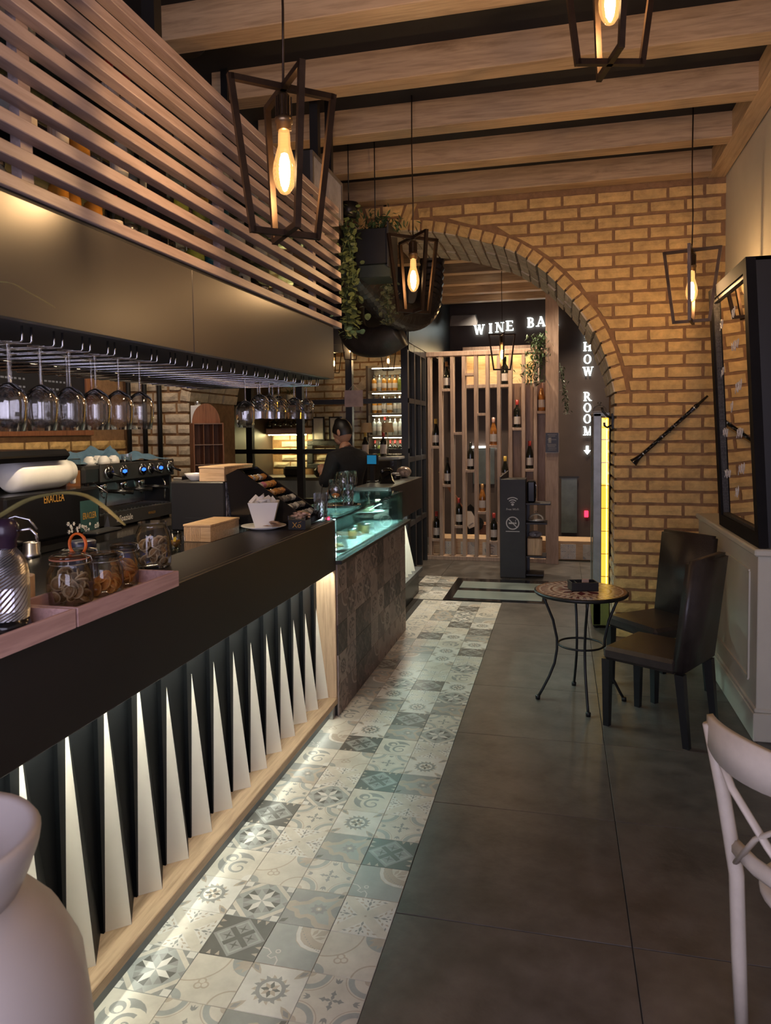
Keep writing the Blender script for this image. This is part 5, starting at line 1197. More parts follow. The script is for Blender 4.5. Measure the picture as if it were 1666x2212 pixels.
def ribbed(pts, r, n=22, step=.045):
    pts = cat3(pts, 16); out = []; acc = 0; rr_ = []; last = pts[0]; out.append(pts[0]); 
    for p in pts[1:]:
        while (p-last).length >= step: last = last+(p-last).normalized()*step; out.append(last)
    for i in range(len(out)): rr_.append(r*(1.0 if i % 2 else .87))
    return MB().tube(out, rr_, n, smooth=False)
tag(obj('spiral_duct', ribbed([(-1.66,4.62,3.17),(-1.60,5.2,3.06),(-1.555,5.8,2.95),(-1.50,6.5,2.83),(-1.40,7.1,2.86),(-1.34,7.5,3.05),(-1.34,7.75,3.45),(-1.34,7.8,3.83)], .135), pmat('black_duct', (.13,.115,.105), .32, .75), None, True, loc=(-1.5, 6.2, 2.8)), 'black ribbed ventilation duct curving under the arch', 'duct')
tag(obj('elbow_duct', MB().tube(cat3([(-1.52,6.95,2.70),(-1.72,7.0,2.62),(-2.0,7.2,2.68),(-2.2,7.6,2.95),(-2.25,7.9,3.4),(-2.25,7.95,3.83)], 6), .15, 20), pmat('grey_black_duct', (.085,.078,.068), .45, .4), None, True, loc=(-1.8, 7.2, 2.6)), 'plain dark duct elbow below the ribbed duct', 'duct')
def leaves(boxes, mat_i, seed, size, n, roundl=True):
    mb = MB(); r_ = random.Random(seed)
    for k in range(n):
        c, d = boxes(r_, k/n); s = size*r_.uniform(.7, 1.25); m_ = Matrix.Rotation(r_.uniform(0,6.28),3,'Z') @ Matrix.Rotation(r_.uniform(-1.2,1.2),3,'X') @ Matrix.Rotation(r_.uniform(-.6,.6),3,'Y')
        if roundl: pts = [(0,-.9,0),(.7,-.55,.12),(.85,.1,.15),(.5,.75,.1),(0,1,0),(-.5,.75,.1),(-.85,.1,.15),(-.7,-.55,.12)]
        else: pts = [(0,-1.2,0),(.35,-.3,.06),(.25,.5,.04),(0,1.4,-.1),(-.25,.5,.04),(-.35,-.3,.06)]
        mb.poly([tuple(Vector(c)+m_ @ Vector(p)*s) for p in pts])
    return mb
vi = thing('trailing_vine', 'long green vine trailing beside the end of the canopy', 'plant', (-1.45, 5.0, 3.24))
obj('pot', MB().lathe([(0,0),(.05,0),(.07,.10),(.06,.10),(0,.08)], n=16), M['black'], vi); obj('hanger', MB().tube([(0,0,.08),(0,0,.585)], .004, 5), M['iron'], vi)
stm = MB()
for k in range(6): stm.tube([(-1.45+R.uniform(-.03,.03), 5.0+R.uniform(-.03,.03), 3.32)]+[(-1.45+R.uniform(-.05,.05), 5.0+R.uniform(-.05,.05), 3.3-q*.15) for q in range(1, 6)]+[(-1.455+R.uniform(-.03,.03), 5.0, 2.40+R.uniform(0,.15))], .003, 5)
obj('stem', stm, M['leafd'], vi, True)
obj('foliage', leaves(lambda r_, t: ((-1.45+r_.gauss(0,.036)+.01*math.sin(t*9), 5.0+r_.gauss(0,.04), 3.33-t*.93), 0), 0, 5, .023, 420), M['leaf'], vi, True)
pb = thing('hanging_planter', 'black box planter with fern hanging before the arch crown', 'planter', (-1.30, 5.2, 2.93))
obj('box', MB().cbox(-1.43,-1.19,5.08,5.32,2.93,3.18,.004), M['black'], pb, True); obj('side_plate', MB().box(-1.19,-1.178,5.05,5.34,2.90,3.21), M['frame'], pb, True); obj('base_tray', MB().cbox(-1.41,-1.18,5.1,5.35,2.84,2.93,.004), pmat('dark_green_tray', (.02,.03,.025), .5), pb, True)
obj('hanger', MB().tube([(-1.31,5.2,3.17),(-1.31,5.2,3.825)], .004, 5), M['iron'], pb, True)
obj('foliage', leaves(lambda r_, t: ((-1.27+r_.gauss(0,.075), 5.2+r_.gauss(0,.07), 3.19+abs(r_.gauss(0,.05))), 0), 0, 6, .020, 240, False), M['leafd'], pb, True)
v2 = thing('silver_vine', 'short grey-green vine hanging against the ribbed duct', 'plant', (-1.26, 5.36, 2.9))
obj('foliage', leaves(lambda r_, t: ((-1.27+r_.gauss(0,.032), 5.40+r_.gauss(0,.03), 2.90-t*.36), 0), 0, 8, .017, 190), pmat('grey_leaf', (.10,.115,.065), .5, 0, .3, 20), v2, True)
obj('stem', MB().tube([(-1.26,5.36,2.90),(-1.27,5.40,2.55)], .003, 5), M['leafd'], v2, True)
tag(obj('ceiling_speaker', MB().lathe([(0,3.78),(.10,3.78),(.115,3.80),(.115,3.825)], n=24), M['iron'], loc=(-1.95, 3.62, 0)), 'round black ceiling speaker beside the beam ends', 'speaker')
# ================================================================ glazed partition
pt = MB(); PX = [-4.1, -3.786, -3.119, -2.485, -1.80]
for x in PX: pt.box(x-.04, x+.04, 8.46, 8.54, .0, 2.85)
for z, h in ((2.75,.05),(2.106,.028),(1.508,.028),(.9,.03)): pt.box(-4.1, -1.76, 8.462, 8.538, z-h, z+h)
pt.box(-4.1, -1.76, 8.45, 8.55, 2.79, 3.83); pt.box(-4.1, -1.76, 8.48, 8.52, 0, .9)
for y in (8.9, 9.3, 9.66): pt.box(-1.84, -1.76, y-.03, y+.03, 0, 2.85)
for z, h in ((2.75,.05),(2.106,.03),(1.40,.03),(.62,.03)): pt.box(-1.838, -1.762, 8.5, 9.68, z-h, z+h)
pt.box(-1.85, -1.75, 8.5, 11.8, 2.79, 3.83)
PT = struct('window_2', pt, M['frame'], None, 'dark steel glazed partition behind the bar')
for i in range(4):
    for z0, z1 in ((.93,1.48),(1.536,2.078),(2.134,2.70)): struct('pane', MB().box(PX[i]+.04, PX[i+1]-.04, 8.497, 8.503, z0, z1), M['pane'], PT)
for y0, y1 in ((8.54,8.87),(8.93,9.27),(9.33,9.63)):
    for z0, z1 in ((.65,1.37),(1.43,2.076),(2.136,2.70)): struct('pane', MB().box(-1.803, -1.797, y0, y1, z0, z1), M['pane'], PT)
struct('wall_left_back', MB().box(-4.35, -4.1, WY+WT, 12.0, 0, 3.83), M['darkwall'])
struct('wall_store', MB().box(-4.1, -1.86, 9.985, 10.1, 0, 3.83), M['mortar'])
ws = bpy.data.objects['wall_store']
brp = [qbrick([(0,0),(BL,0),(BL,BH),(0,BH)], 0, .020, 500+i, .010).mesh('brick_pale', M['brickpale']) for i in range(6)]
for c in range(16):
    z0 = 1.24+c*CH
    for i in range(8): piece('brick', R.choice(brp), ws, (-4.08+i*(BL+J)+(c % 2)*.13, 9.988, z0))
for k in range(9):
    a0, a1 = rad(96+k*8), rad(102.6+k*8); c_ = (-1.95, 1.75); r0, r1 = .95, 1.06
    obj('brick', qbrick([(c_[0]+r1*math.cos(a1), c_[1]+r1*math.sin(a1)), (c_[0]+r0*math.cos(a1), c_[1]+r0*math.sin(a1)), (c_[0]+r0*math.cos(a0), c_[1]+r0*math.sin(a0)), (c_[0]+r1*math.cos(a0), c_[1]+r1*math.sin(a0))], 9.97, .02, 70+k), M['brickpale'], ws)
# store shelf with rack of wine
sh = thing('wine_shelf', 'pale wooden wall shelf with light strip and wine rack behind the partition', 'shelf', (-3.6, 9.8, 1.70))
obj('board', MB().cbox(-4.08,-3.49,9.70,9.98,1.715,1.80,.004), M['pink'], sh, True); obj('rail', MB().cbox(-4.08,-3.49,9.70,9.76,2.10,2.17,.004), M['pink'], sh, True)
obj('light_strip', MB().box(-4.06,-3.50,9.74,9.77,1.704,1.714), emit('store_led', (1,.84,.40), 90), sh, True)
bw = bottle('rack_bottle', 'bordeaux', M['bottle'], M['black'], .30, .038)
for k in range(7):
    o = bw if k == 0 else dup(bw, (0,0,0)); o.location = (-4.02+.080*k, 9.66, 1.86+.02*(k % 2)); o.rotation_euler = (rad(-72), 0, 0); o['label'] = ORD[k]+' dark wine bottle from the left lying on the wall shelf'; o['group'] = 'wine bottles lying on the shelf'
for i, x in enumerate((-3.95, -3.72)):
    t = thing('shelf_plant', ('left', 'right')[i]+' small potted plant on the wine shelf rail', 'plant', (x, 9.73, 2.1705)); obj('pot', MB().lathe([(0,0),(.05,0),(.062,.10),(.055,.10),(0,.08)], n=16), M['porcelain'], t)
    obj('foliage', leaves(lambda r_, q: ((r_.gauss(0,.05), r_.gauss(0,.04), .12+abs(r_.gauss(0,.04))), 0), 0, i+40, .02, 60, False), M['leafd'], t)
for i, (x0, x1) in enumerate(((-3.47,-3.29),(-3.22,-3.03))):
    t = thing('certificate', ('left', 'right')[i]+' framed certificate on the lit brick wall', 'picture', ((x0+x1)/2, 9.955, 1.62)); w_ = (x1-x0)/2
    obj('frame', MB().box(-w_,w_,-.012,.012,0,.02).box(-w_,w_,-.012,.012,.32,.34).box(-w_,-w_+.018,-.012,.012,.02,.32).box(w_-.018,w_,-.012,.012,.02,.32), M['black'], t); obj('sheet', MB().box(-w_+.018,w_-.018,-.004,.002,.02,.32), M['label'], t)
t = thing('textured_frame', 'black textured picture frame low on the lit brick wall', 'frame', (-3.29, 9.94, 1.22))
mb = MB(); 
for x0, x1, z0, z1 in ((-.26,.26,.0,.07),(-.26,.26,.33,.40),(-.26,-.17,.07,.33),(.17,.26,.07,.33)): mb.cbox(x0,x1,-.02,.02,z0,z1,.008)
obj('frame', mb, pmat('black_textured', (.03,.03,.03), .35, 0, .9, 80, .8, 90), t)
cb = thing('store_counter', 'white worktop cabinet behind the partition', 'cabinet', (-3.4, 9.5, 0)); obj('body', MB().cbox(-4.05,-2.62,9.22,9.82,0,1.10,.006), M['porcelain'], cb, True); obj('worktop', MB().cbox(-4.06,-2.6,9.2,9.84,1.10,1.14,.004), M['steel'], cb, True)
for i, (x, w_, h) in enumerate(((-3.55,.13,.14),(-3.08,.16,.12))): tag(obj('black_container', MB().cbox(-w_,w_,-.1,.1,0,h,.03), M['black'], loc=(x, 9.4, 1.1405)), ('left', 'right')[i]+' black container on the white store worktop', 'container', 'black containers on the store worktop')
# back bar shelves with bottles
bs = thing('bottle_shelves', 'lit shelves of spirits seen through the partition', 'shelf unit', (-2.25, 9.75, 0))
for z in (1.34, 1.66, 1.96, 2.26, 2.60): obj('shelf', MB().cbox(-2.55,-1.92,9.62,9.96,z,z+.03,.003), pmat('grey_wood_shelf', (.26,.22,.18), .5), bs, True)
obj('side', MB().box(-2.58,-2.55,9.62,9.96,0,2.63), M['darkwall'], bs, True); obj('side', MB().box(-1.92,-1.89,9.62,9.96,0,2.63), M['darkwall'], bs, True); obj('plinth', MB().box(-2.55,-1.92,9.62,9.96,0,1.34), M['darkwall'], bs, True)
for z in (1.66, 1.96, 2.26, 2.60): obj('shelf_light', MB().box(-2.5,-1.97,9.65,9.67,z-.008,z-.001), emit('shelf_led', (1,.88,.62), 26), bs, True)
protos = [bottle('spirit_bottle', 'spirit', M['amber'], M['black'], .22, .034, (.2,.5,M['label'])), bottle('spirit_bottle', 'spirit', M['clearb'], M['steel'], .24, .033, (.25,.5,M['label'])), bottle('spirit_bottle', 'spirit', M['green'], M['black'], .23, .034), bottle('spirit_bottle', 'bordeaux', M['bottle'], M['red'], .25, .033, (.2,.5,M['label']))]
pn = ['amber', 'clear', 'green', 'dark']; us = [0]*4
for si, z in enumerate((1.37, 1.69, 1.99, 2.29)):
    cnt = [0]*4
    for k in range(8):
        kk = R.choice(((3,1,3,2),(1,1,3,1),(0,0,1,1),(0,0,2,1))[si]); loc = (-2.50+k*.073, 9.72+R.uniform(0,.06), z+.0005)
        o = protos[kk] if not us[kk] else dup(protos[kk], loc); us[kk] = 1; o.location = loc; o['label'] = '%s %s spirit bottle from the left on the %s lit shelf' % (ORD[cnt[kk]], pn[kk], ('lowest', 'second lowest', 'second highest', 'highest')[si]); o['group'] = 'spirits on the lit shelves'; cnt[kk] += 1
for k, u in zip(protos, us):
    if not u:
        for ch in list(k.children): bpy.data.objects.remove(ch)
        bpy.data.objects.remove(k)
lantern(-2.19, 9.30, 2.82, 13, 'small lantern glowing before the lit spirit shelves', 3.825, .62)
lantern(-2.93, 9.30, 2.81, 30, 'small lantern behind the partition partly hidden by the canopy', 3.825, .62)
sl = lantern(-2.44, 8.40, 2.885, 20, 'small lantern at the partition post below the vine', 3.825, .62)
tag(obj('hanging_plate', MB().cbox(-.115,.115,-.006,.006,-.10,.10,.004).tube([(-.06,0,.10),(0,0,.17),(.06,0,.10)], .004, 5), pmat('pale_pink_wood', (.50,.38,.34), .5), loc=(-2.42, 8.452, 2.14)), 'pale wooden plate hanging on the partition post', 'sign')
# sill with bottles and lamps in front of the partition
sl_ = thing('window_sill_shelf', 'narrow dark shelf in front of the partition behind the barman', 'shelf', (-2.1, 8.3, 1.42)); obj('board', MB().cbox(-2.48,-1.80,8.14,8.458,1.42,1.45,.004), pmat('pale_sill', (.34,.34,.34), .4), sl_, True); obj('bracket', MB().box(-2.44,-2.40,8.2,8.455,1.2,1.42).box(-1.88,-1.84,8.2,8.455,1.2,1.42), M['frame'], sl_, True)
for i, (x, cap) in enumerate(((-2.22,'yellowcap'),(-2.005,'red'))):
    t = bottle('wine_bottle', ('burgundy','bordeaux')[i], M['bottle'], M[cap], .28, .038, (.12,.50,M['label'])); t.location = (x, 8.22, 1.4505); t['label'] = 'dark wine bottle with %s cap on the shelf by the barman' % ('yellow','red')[i]; t['group'] = 'wine bottles on the partition shelf'
    l = thing('table_lamp', ('left','right')[i]+' small table lamp with cream shade behind the wine bottles', 'lamp', (x-.02+.04*i, 8.36, 1.4505)); obj('stem', MB().lathe([(0,0),(.045,0),(.045,.012),(.006,.018),(.006,.30)], n=14), M['iron'], l); obj('shade', MB().lathe([(.075,.28),(.056,.395)], n=20, caps=False), pmat('cream_shade', (.62,.44,.22), .7), l); obj('glow', MB().sphere((0,0,.33), .018, 8, 6), emit('lamp_glow', (1,.7,.35), 30), l)
# far counter items
ph = thing('black_telephone', 'black desk terminal with handset on the far counter', 'telephone', (-1.62, 6.75, 1.2505), rad(20)); obj('base', MB().hexa([(-.07,-.09,0),(.07,-.09,0),(.07,.09,0),(-.07,.09,0),(-.05,-.07,.03),(.05,-.07,.03),(.05,.07,.10),(-.05,.07,.10)]), M['blackgloss'], ph); obj('handset', MB().tube([(-.05,-.02,.10),(-.02,.0,.125),(.03,.03,.125),(.06,.05,.105)], .02, 8), M['blackgloss'], ph)
ct_ = thing('card_terminal', 'grey card terminal with dark base on the far counter', 'card terminal', (-1.70, 7.30, 1.2505), rad(-30)); obj('base', MB().cbox(-.10,.10,-.045,.045,0,.05,.012), M['black'], ct_); obj('screen', MB().cbox(-.085,.085,-.04,.04,.0505,.068,.008), pmat('silver_plastic', (.42,.42,.46), .25), ct_)
tag(obj('wrapped_pastry_bag', MB().sphere((0,0,.06), .10, 14, 10, sq=(.8,1.1,.6)), pmat('clear_foil_bag', (.50,.40,.36), .12, .3, .5, 18, .8, 14), loc=(-1.62, 7.55, 1.2505)), 'glossy wrapped bag at the end of the far counter', 'bag')
tb_ = thing('tablet_till', 'small tablet with glowing blue screen beside the barman', 'tablet', (-1.78, 6.85, 1.2505), rad(-10)); obj('stand', MB().box(-.02,.02,-.015,.015,0,.17).cbox(-.05,.05,-.05,.05,0,.012,.003), M['black'], tb_); obj('body', MB().cbox(-.06,.06,-.012,.012,.17,.27,.005), M['black'], tb_); obj('screen', MB().box(-.052,.045,-.0135,-.0125,.178,.262), emit('tablet_screen', (.03,.30,.55), .25), tb_)
# ================================================================ slatted wine screen
SY = 9.70; bars = [-1.748, -1.597, -1.441, -1.286, -1.126, -.973, -.822, -.671, -.504, -.35]
ss = thing('slat_screen', 'tall wooden slat screen with wine bottles in its bays', 'screen', (-1.0, 9.78, 0))
for x in bars: obj('slat', MB().cbox(x, x+.046, SY, SY+.15, .05, 2.74, .003), M['screen'], ss, True)
obj('top_rail', MB().cbox(-1.80, -.198, SY-.005, SY+.155, 2.735, 2.795, .003), M['screen'], ss, True); obj('bottom_rail', MB().cbox(-1.80, -.198, SY-.005, SY+.155, 0, .055, .003), M['screen'], ss, True)
for i in range(3): obj('backing_board', MB().cbox(-.69+.165*i, -.53+.165*i, SY+.17, SY+.19, .75, 2.36, .003), M['screen'], ss, True)
bx_ = bars+[-.197]
BT = [(0,1.538,'burgundy','bottle','yellowcap'),(1,2.302,'burgundy','bottle','goldcap'),(5,1.544,'burgundy','rose','pinkcap'),(3,1.218,'bordeaux','bottle','bottle'),(6,2.339,'bordeaux','bottle','bottle'),(7,1.771,'bordeaux','bottle','red'),(9,1.985,'burgundy','rose','pinkcap'),(8,1.231,'burgundy','bottle','red'),(6,1.03,'burgundy','bottle','yellowcap'),(1,1.021,'burgundy','bottle','black'),(4,.662,'burgundy','rose','goldcap'),(2,.47,'bordeaux','bottle','red'),(5,.272,'bordeaux','bottle','red'),(0,.284,'bordeaux','bottle','red')]
LB = ['dark bottle with mustard cap in the leftmost bay, upper shelf', 'dark bottle with gold cap at the top of the second bay', 'rose bottle with pale cap at mid height of the sixth bay', 'dark bottle with white label in the fourth bay', 'black bottle behind the distant lantern', 'stout dark bottle with red capsule on the board backed bay', 'rose bottle below the hanging ivy beside the pillar', 'dark bottle with slim red cap nearest the pillar poster', 'dark bottle with mustard cap just above the black kiosk', 'dark bottle with cream label low in the second bay', 'rose bottle low in the fifth bay', 'dark bottle with printed cream label low in the third bay', 'dark bottle with maroon cap standing lowest beside the kiosk', 'dark bottle standing lowest in the leftmost bay']
for (b, z, kind, m_, c_), lab in zip(BT, LB):
    x = (bx_[b]+.046+bx_[b+1])/2
    obj('bottle_shelf', MB().cbox(bx_[b]+.047, bx_[b+1]-.001, SY, SY+.14, z-.035, z, .002), M['screen'], ss, True)
    t = bottle('wine_bottle', kind, M[m_], M[c_], .365, .046, (.13,.40,M['label'])); t.location = (x, SY+.065, z+.0005); t['label'] = lab; t['group'] = 'wine bottles in the slat screen'
for b, z in ((2,1.72),(4,1.97),(3,2.50)): obj('bottle_shelf', MB().cbox(bx_[b]+.047, bx_[b+1]-.001, SY, SY+.14, z-.035, z, .002), M['screen'], ss, True)
PIL = struct('trim_3', MB().cbox(-.197, -.034, 9.62, 9.86, 0, 3.66, .004), M['screen'], None, 'wooden pillar at the right end of the slat screen')
po_ = thing('info_poster', 'black info poster with phone picture on the wooden pillar', 'poster', (-.115, 9.612, 1.45)); obj('sheet', MB().box(-.082,.082,-.003,.003,0,.25), M['black'], po_); obj('border', MB().box(-.085,.085,-.001,.005,-.008,.0).box(.082,.086,-.001,.005,0,.25), M['label'], po_)
tx = MB().box(-.045,-.01,-.0045,-.003,.12,.19)
for z in (.225, .205, .16, .10, .085, .07, .05, .028): tx.box(-.06+R.uniform(0,.02), .06-R.uniform(0,.02), -.0042, -.003, z, z+.006)
obj('print', tx, pmat('grey_print', (.30,.28,.26), .6), po_)
iv = thing('hanging_ivy', 'green ivy hanging from the top of the slat screen by the pillar', 'plant', (-.30, 9.64, 2.80))
obj('foliage', leaves(lambda r_, t: ((-.29+r_.gauss(0,.065)-(.08*(t > .6)), 9.60+r_.gauss(0,.045), 2.98-t*.62-abs(r_.gauss(0,.03))), 0), 0, 18, .028, 420, False), M['leafd'], iv, True); obj('stem', MB().tube([(-.30,9.64,2.80),(-.29,9.60,2.4)], .004, 5), M['leafd'], iv, True)
iv2 = thing('side_ivy', 'thin ivy strand hanging to the right of the pillar', 'plant', (.01, 9.7, 2.5)); obj('foliage', leaves(lambda r_, t: ((.0+t*.08+r_.gauss(0,.022), 9.68+r_.gauss(0,.02), 2.55-t*.62), 0), 0, 19, .022, 110, False), M['leafd'], iv2, True); obj('stem', MB().tube([(-.02,9.70,2.6),(.03,9.68,2.2),(.07,9.68,1.98)], .003, 5), M['leafd'], iv2, True)
# ================================================================ black kiosk
kk_ = thing('black_kiosk', 'black stand with wifi and no smoking signs before the slat screen', 'stand', (-.55, 8.85, 0))
obj('panel', MB().cbox(-.705,-.405,8.66,8.98,0,1.165,.004), pmat('black_chalky', (.020,.019,.018), .5, 0, .15, 6), kk_, True); obj('top_flap', MB().hexa([(-.705,8.66,1.165),(-.69,8.66,1.165),(-.62,8.98,1.165),(-.64,8.98,1.165),(-.705,8.66,1.19),(-.695,8.66,1.19),(-.62,8.98,1.25),(-.64,8.98,1.25)]), M['black'], kk_, True)
for z, x1 in ((.86,-.12),(.63,-.16),(.235,-.17),(.02,-.2)): obj('side_shelf', MB().cbox(-.405,x1,8.70,8.98,z,z+.022,.003), M['dark'], kk_, True)
obj('back_leg', MB().box(-.405,-.37,8.92,8.98,0,.86), M['black'], kk_, True)
wt = M['paper']; sg_ = MB(); cx_, cz_ = -.556, .862
for r0, r1 in ((.030,.041),(.055,.067),(.082,.094)): sg_.prism([(cx_+x, 8.656, cz_+z) for x, z in [(p[0], p[1]) for p in arc(0,0,r0,r1,48,132,8)]], (0,.003,0))
sg_.prism([(cx_+p[0], 8.656, cz_+p[1]) for p in circ(0,.006,.016,12)], (0,.003,0)); obj('wifi_symbol', sg_, wt, kk_, True)
textobj('Free Wi-Fi', .034, wt, kk_, (-.556, 8.658, .80), FY, .001, 'CENTER')
ns = MB(); cz_ = .648; 
for k in range(24):
    a0, a1 = 15*k, 15*k+15; ns.prism([(cx_+p[0], 8.656, cz_+p[1]) for p in arc(0,0,.066,.078,a0,a1,1)], (0,.003,0))
ns.bar((cx_-.05,8.657,cz_+.05),(cx_+.05,8.657,cz_-.05),.010,.003,(0,1,0)); ns.box(cx_-.045,cx_+.02,8.656,8.659,cz_-.010,cz_+.008); ns.box(cx_+.025,cx_+.045,8.656,8.659,cz_-.010,cz_+.008); ns.tube([(cx_+.035,8.657,cz_+.015),(cx_+.03,8.657,cz_+.03),(cx_+.045,8.657,cz_+.045)], .003, 4); ns.box(cx_-.08,cx_+.08,8.656,8.659,cz_-.102,cz_-.094)
obj('no_smoking_symbol', ns, wt, kk_, True)
cm_ = thing('coffee_pod_machine', 'shiny black coffee pod machine on the kiosk shelf', 'coffee machine', (-.355, 8.84, .8825)); obj('body', MB().cbox(-.04,.06,-.1,.1,0,.26,.02), M['blackgloss'], cm_); obj('front_trim', MB().tube([(.062,-.06,.05),(.066,-.06,.2),(.05,-.06,.25)], .008, 6), M['chrome'], cm_)
c2 = cloche(-.29, 8.84, .6525, .095, 'glass cake dome on the middle kiosk shelf')
wb_ = thing('bread_box', 'wooden bread box with plastic bag on the lower kiosk shelf', 'box', (-.30, 8.84, .2575)); obj('box', MB().cbox(-.09,.08,-.1,.1,0,.20,.006), M['pine_z'], wb_); obj('bag', MB().sphere((0,0,.24), .085, 12, 8, sq=(1,1,.5)), pmat('clear_bag', (.34,.32,.36), .15, .2, .4, 18, .6, 14), wb_)
# ================================================================ far room
def flat(parent, name, mb, mat): return obj(name, mb, mat, parent, True)
bn = thing('low_bench', 'pale wooden low bench with patterned tile panels beyond the screen', 'bench', (-.2, 10.2, 0)); obj('bench_box', MB().cbox(-1.74,1.6,9.98,10.4,0,.255,.004), M['pine'], bn, True)
for i, x in enumerate((-1.62,-1.35,-1.05,-.78,-.5,-.01,.28)):
    o = piece('bench_tile', TM['LCWSBLC'[i]], bn, (0,0,0), (rad(90),0,0)); o.location = Vector((x, 9.974, .012))-bn.location
nb = thing('lit_niche', 'glowing pale wood niche behind the top of the screen', 'niche', (-.9, 11.7, 2.5)); obj('back', MB().box(-1.46,-.37,11.70,11.78,2.46,2.98), M['pine'], nb, True); obj('frame', MB().cbox(-1.50,-.33,11.45,11.78,2.40,2.46,.004).cbox(-1.50,-.33,11.45,11.78,2.98,3.04,.004).cbox(-1.50,-1.46,11.45,11.78,2.46,2.98,.004).cbox(-.37,-.33,11.45,11.78,2.46,2.98,.004), M['screen'], nb, True); obj('light_strip', MB().box(-1.44,-.39,11.50,11.53,2.965,2.978), emit('niche_led', (1,.78,.40), 30), nb, True)
for i, (x0, x1, z0, z1) in enumerate(((-1.38,-1.04,.88,1.46),(.0,.24,.12,.98),(-.98,-.55,.35,.92))):
    t = thing('wall_mirror', ('lit dark mirror with bright edge behind the slats', 'dark mirror panel to the right of the pillar', 'grey mirror panel behind the kiosk')[i], 'mirror', ((x0+x1)/2, 11.76, z0)); obj('panel', MB().box(x0,x1,11.75,11.79,z0,z1), pmat('dim_mirror_%d' % i, (.10,.115,.105), .25, .5), t, True)
    obj('edge', MB().box(x0-.03,x1+.03,11.74,11.76,z1,z1+.03), M['black'] if i else emit('mirror_led', (1,.97,.85), 6), t, True)
def letter(ch, w_=.8):
    P = []; st_, th, s = .20, .09, .06
    def V(x, a=.0, b=1., t=st_): P.append([(x-t/2,a),(x+t/2,a),(x+t/2,b),(x-t/2,b)])
    def Sf(x, z, t=.36): P.append([(x-t/2,z-s/2),(x+t/2,z-s/2),(x+t/2,z+s/2),(x-t/2,z+s/2)])
    def Dg(x0, z0, x1, z1, t): P.append([(x0-t/2,z0),(x0+t/2,z0),(x1+t/2,z1),(x1-t/2,z1)] if z1 > z0 else [(x1-t/2,z1),(x1+t/2,z1),(x0+t/2,z0),(x0-t/2,z0)])
    def Ho(x0, x1, z, t=th): P.append([(x0,z-t/2),(x1,z-t/2),(x1,z+t/2),(x0,z+t/2)])
    def El(cx, cz, rx, rz, tx_, tz, a0=0, a1=360, n=24):
        for k in range(n):
            a, b = rad(a0+(a1-a0)*k/n), rad(a0+(a1-a0)*(k+1)/n)
            P.append([(cx+(rx-tx_)*math.cos(a), cz+(rz-tz)*math.sin(a)),(cx+rx*math.cos(a), cz+rz*math.sin(a)),(cx+rx*math.cos(b), cz+rz*math.sin(b)),(cx+(rx-tx_)*math.cos(b), cz+(rz-tz)*math.sin(b))])
    if ch == 'W': Dg(.06,1,.30,0,.19); Dg(.30,0,.52,1,.08); Dg(.52,1,.76,0,.19); Dg(.76,0,1.0,1,.08); Sf(.06,.97); Sf(.52,.97,.3); Sf(1.0,.97,.3)
    elif ch == 'I': V(.2); Sf(.2,.97); Sf(.2,.03)
    elif ch == 'N': V(.12,0,1,.08); Dg(.12,1,.72,0,.2); V(.72,0,1,.08); Sf(.12,.97); Sf(.12,.03); Sf(.72,.97)
    elif ch == 'E': V(.2); Ho(.2,.74,.965,.07); Ho(.2,.66,.5,.07); Ho(.2,.78,.035,.07); P.append([(.68,.78),(.76,.78),(.74,1),(.70,1)]); P.append([(.72,0),(.80,0),(.80,.24),(.76,.24)]); Sf(.14,.97,.3); Sf(.14,.03,.3)
    elif ch == 'B': V(.2); El(.36,.745,.32,.255,.17,.07,-90,90,14); El(.36,.265,.38,.265,.18,.07,-90,90,14); Ho(.2,.38,.965,.07); Ho(.2,.38,.5,.07); Ho(.2,.38,.035,.07); Sf(.12,.97,.2); Sf(.12,.03,.2)
    elif ch == 'A': Dg(.10,0,.44,1,.08); Dg(.80,0,.44,1,.2); Ho(.24,.64,.32,.07); Sf(.10,.03); Sf(.80,.03,.4)
    elif ch == 'R': V(.2); El(.36,.73,.34,.27,.18,.07,-90,90,14); Ho(.2,.38,.965,.07); Ho(.2,.38,.495,.07); Dg(.78,0,.42,.5,.2); Sf(.18,.97); Sf(.2,.03); Sf(.82,.03,.3)
    elif ch == 'H': V(.16); V(.72); Ho(.16,.72,.5,.07); Sf(.16,.97); Sf(.16,.03); Sf(.72,.97); Sf(.72,.03)
    elif ch == 'O': El(.45,.5,.44,.52,.19,.07)
    elif ch == 'M': V(.14,0,1,.09); Dg(.16,1,.50,0,.19); Dg(.84,1,.50,0,.08); V(.86,0,1,.2); Sf(.12,.97,.3); Sf(.14,.03); Sf(.88,.97,.3); Sf(.86,.03)
    elif ch == 'S': El(.4,.735,.33,.265,.16,.08,30,270,16); El(.4,.265,.35,.265,.16,.08,-150,90,16)
    elif ch == 'v': P.append([(.3,1),(.3,.5),(.05,.5),(.45,0),(.85,.5),(.6,.5),(.6,1)])
    return P
LY = 11.775
def sign(name, label, items, h):
    t = thing(name, label, 'sign', (items[0][1], LY, items[0][2]))
    for ch, x, z in items:
        mb = MB()
        for p in letter(ch):
            a2 = sum(p[j-1][0]*p[j][1]-p[j][0]*p[j-1][1] for j in range(len(p)))
            if a2 < 0: p = p[::-1]
            mb.prism([(x+u*h*.95, LY, z+v*h) for u, v in p], (0, -.02, 0))
        obj('letter', mb, M['letter'], t, True)
    return t
px = lambda p: -1.357+(p-1025)*.00722
zz = 3.272
sign('wine_bar_sign', 'glowing white letters WINE BAR on the far wall', [('W',px(1026),zz),('I',px(1057.5),zz+.012),('N',px(1073),zz+.022),('E',px(1095),zz+.04),('B',px(1140.5),zz+.075),('A',px(1161),zz+.085),('R',px(1188),zz+.09)], .152)
vz = lambda p: 3.085-(p-740)*.00718
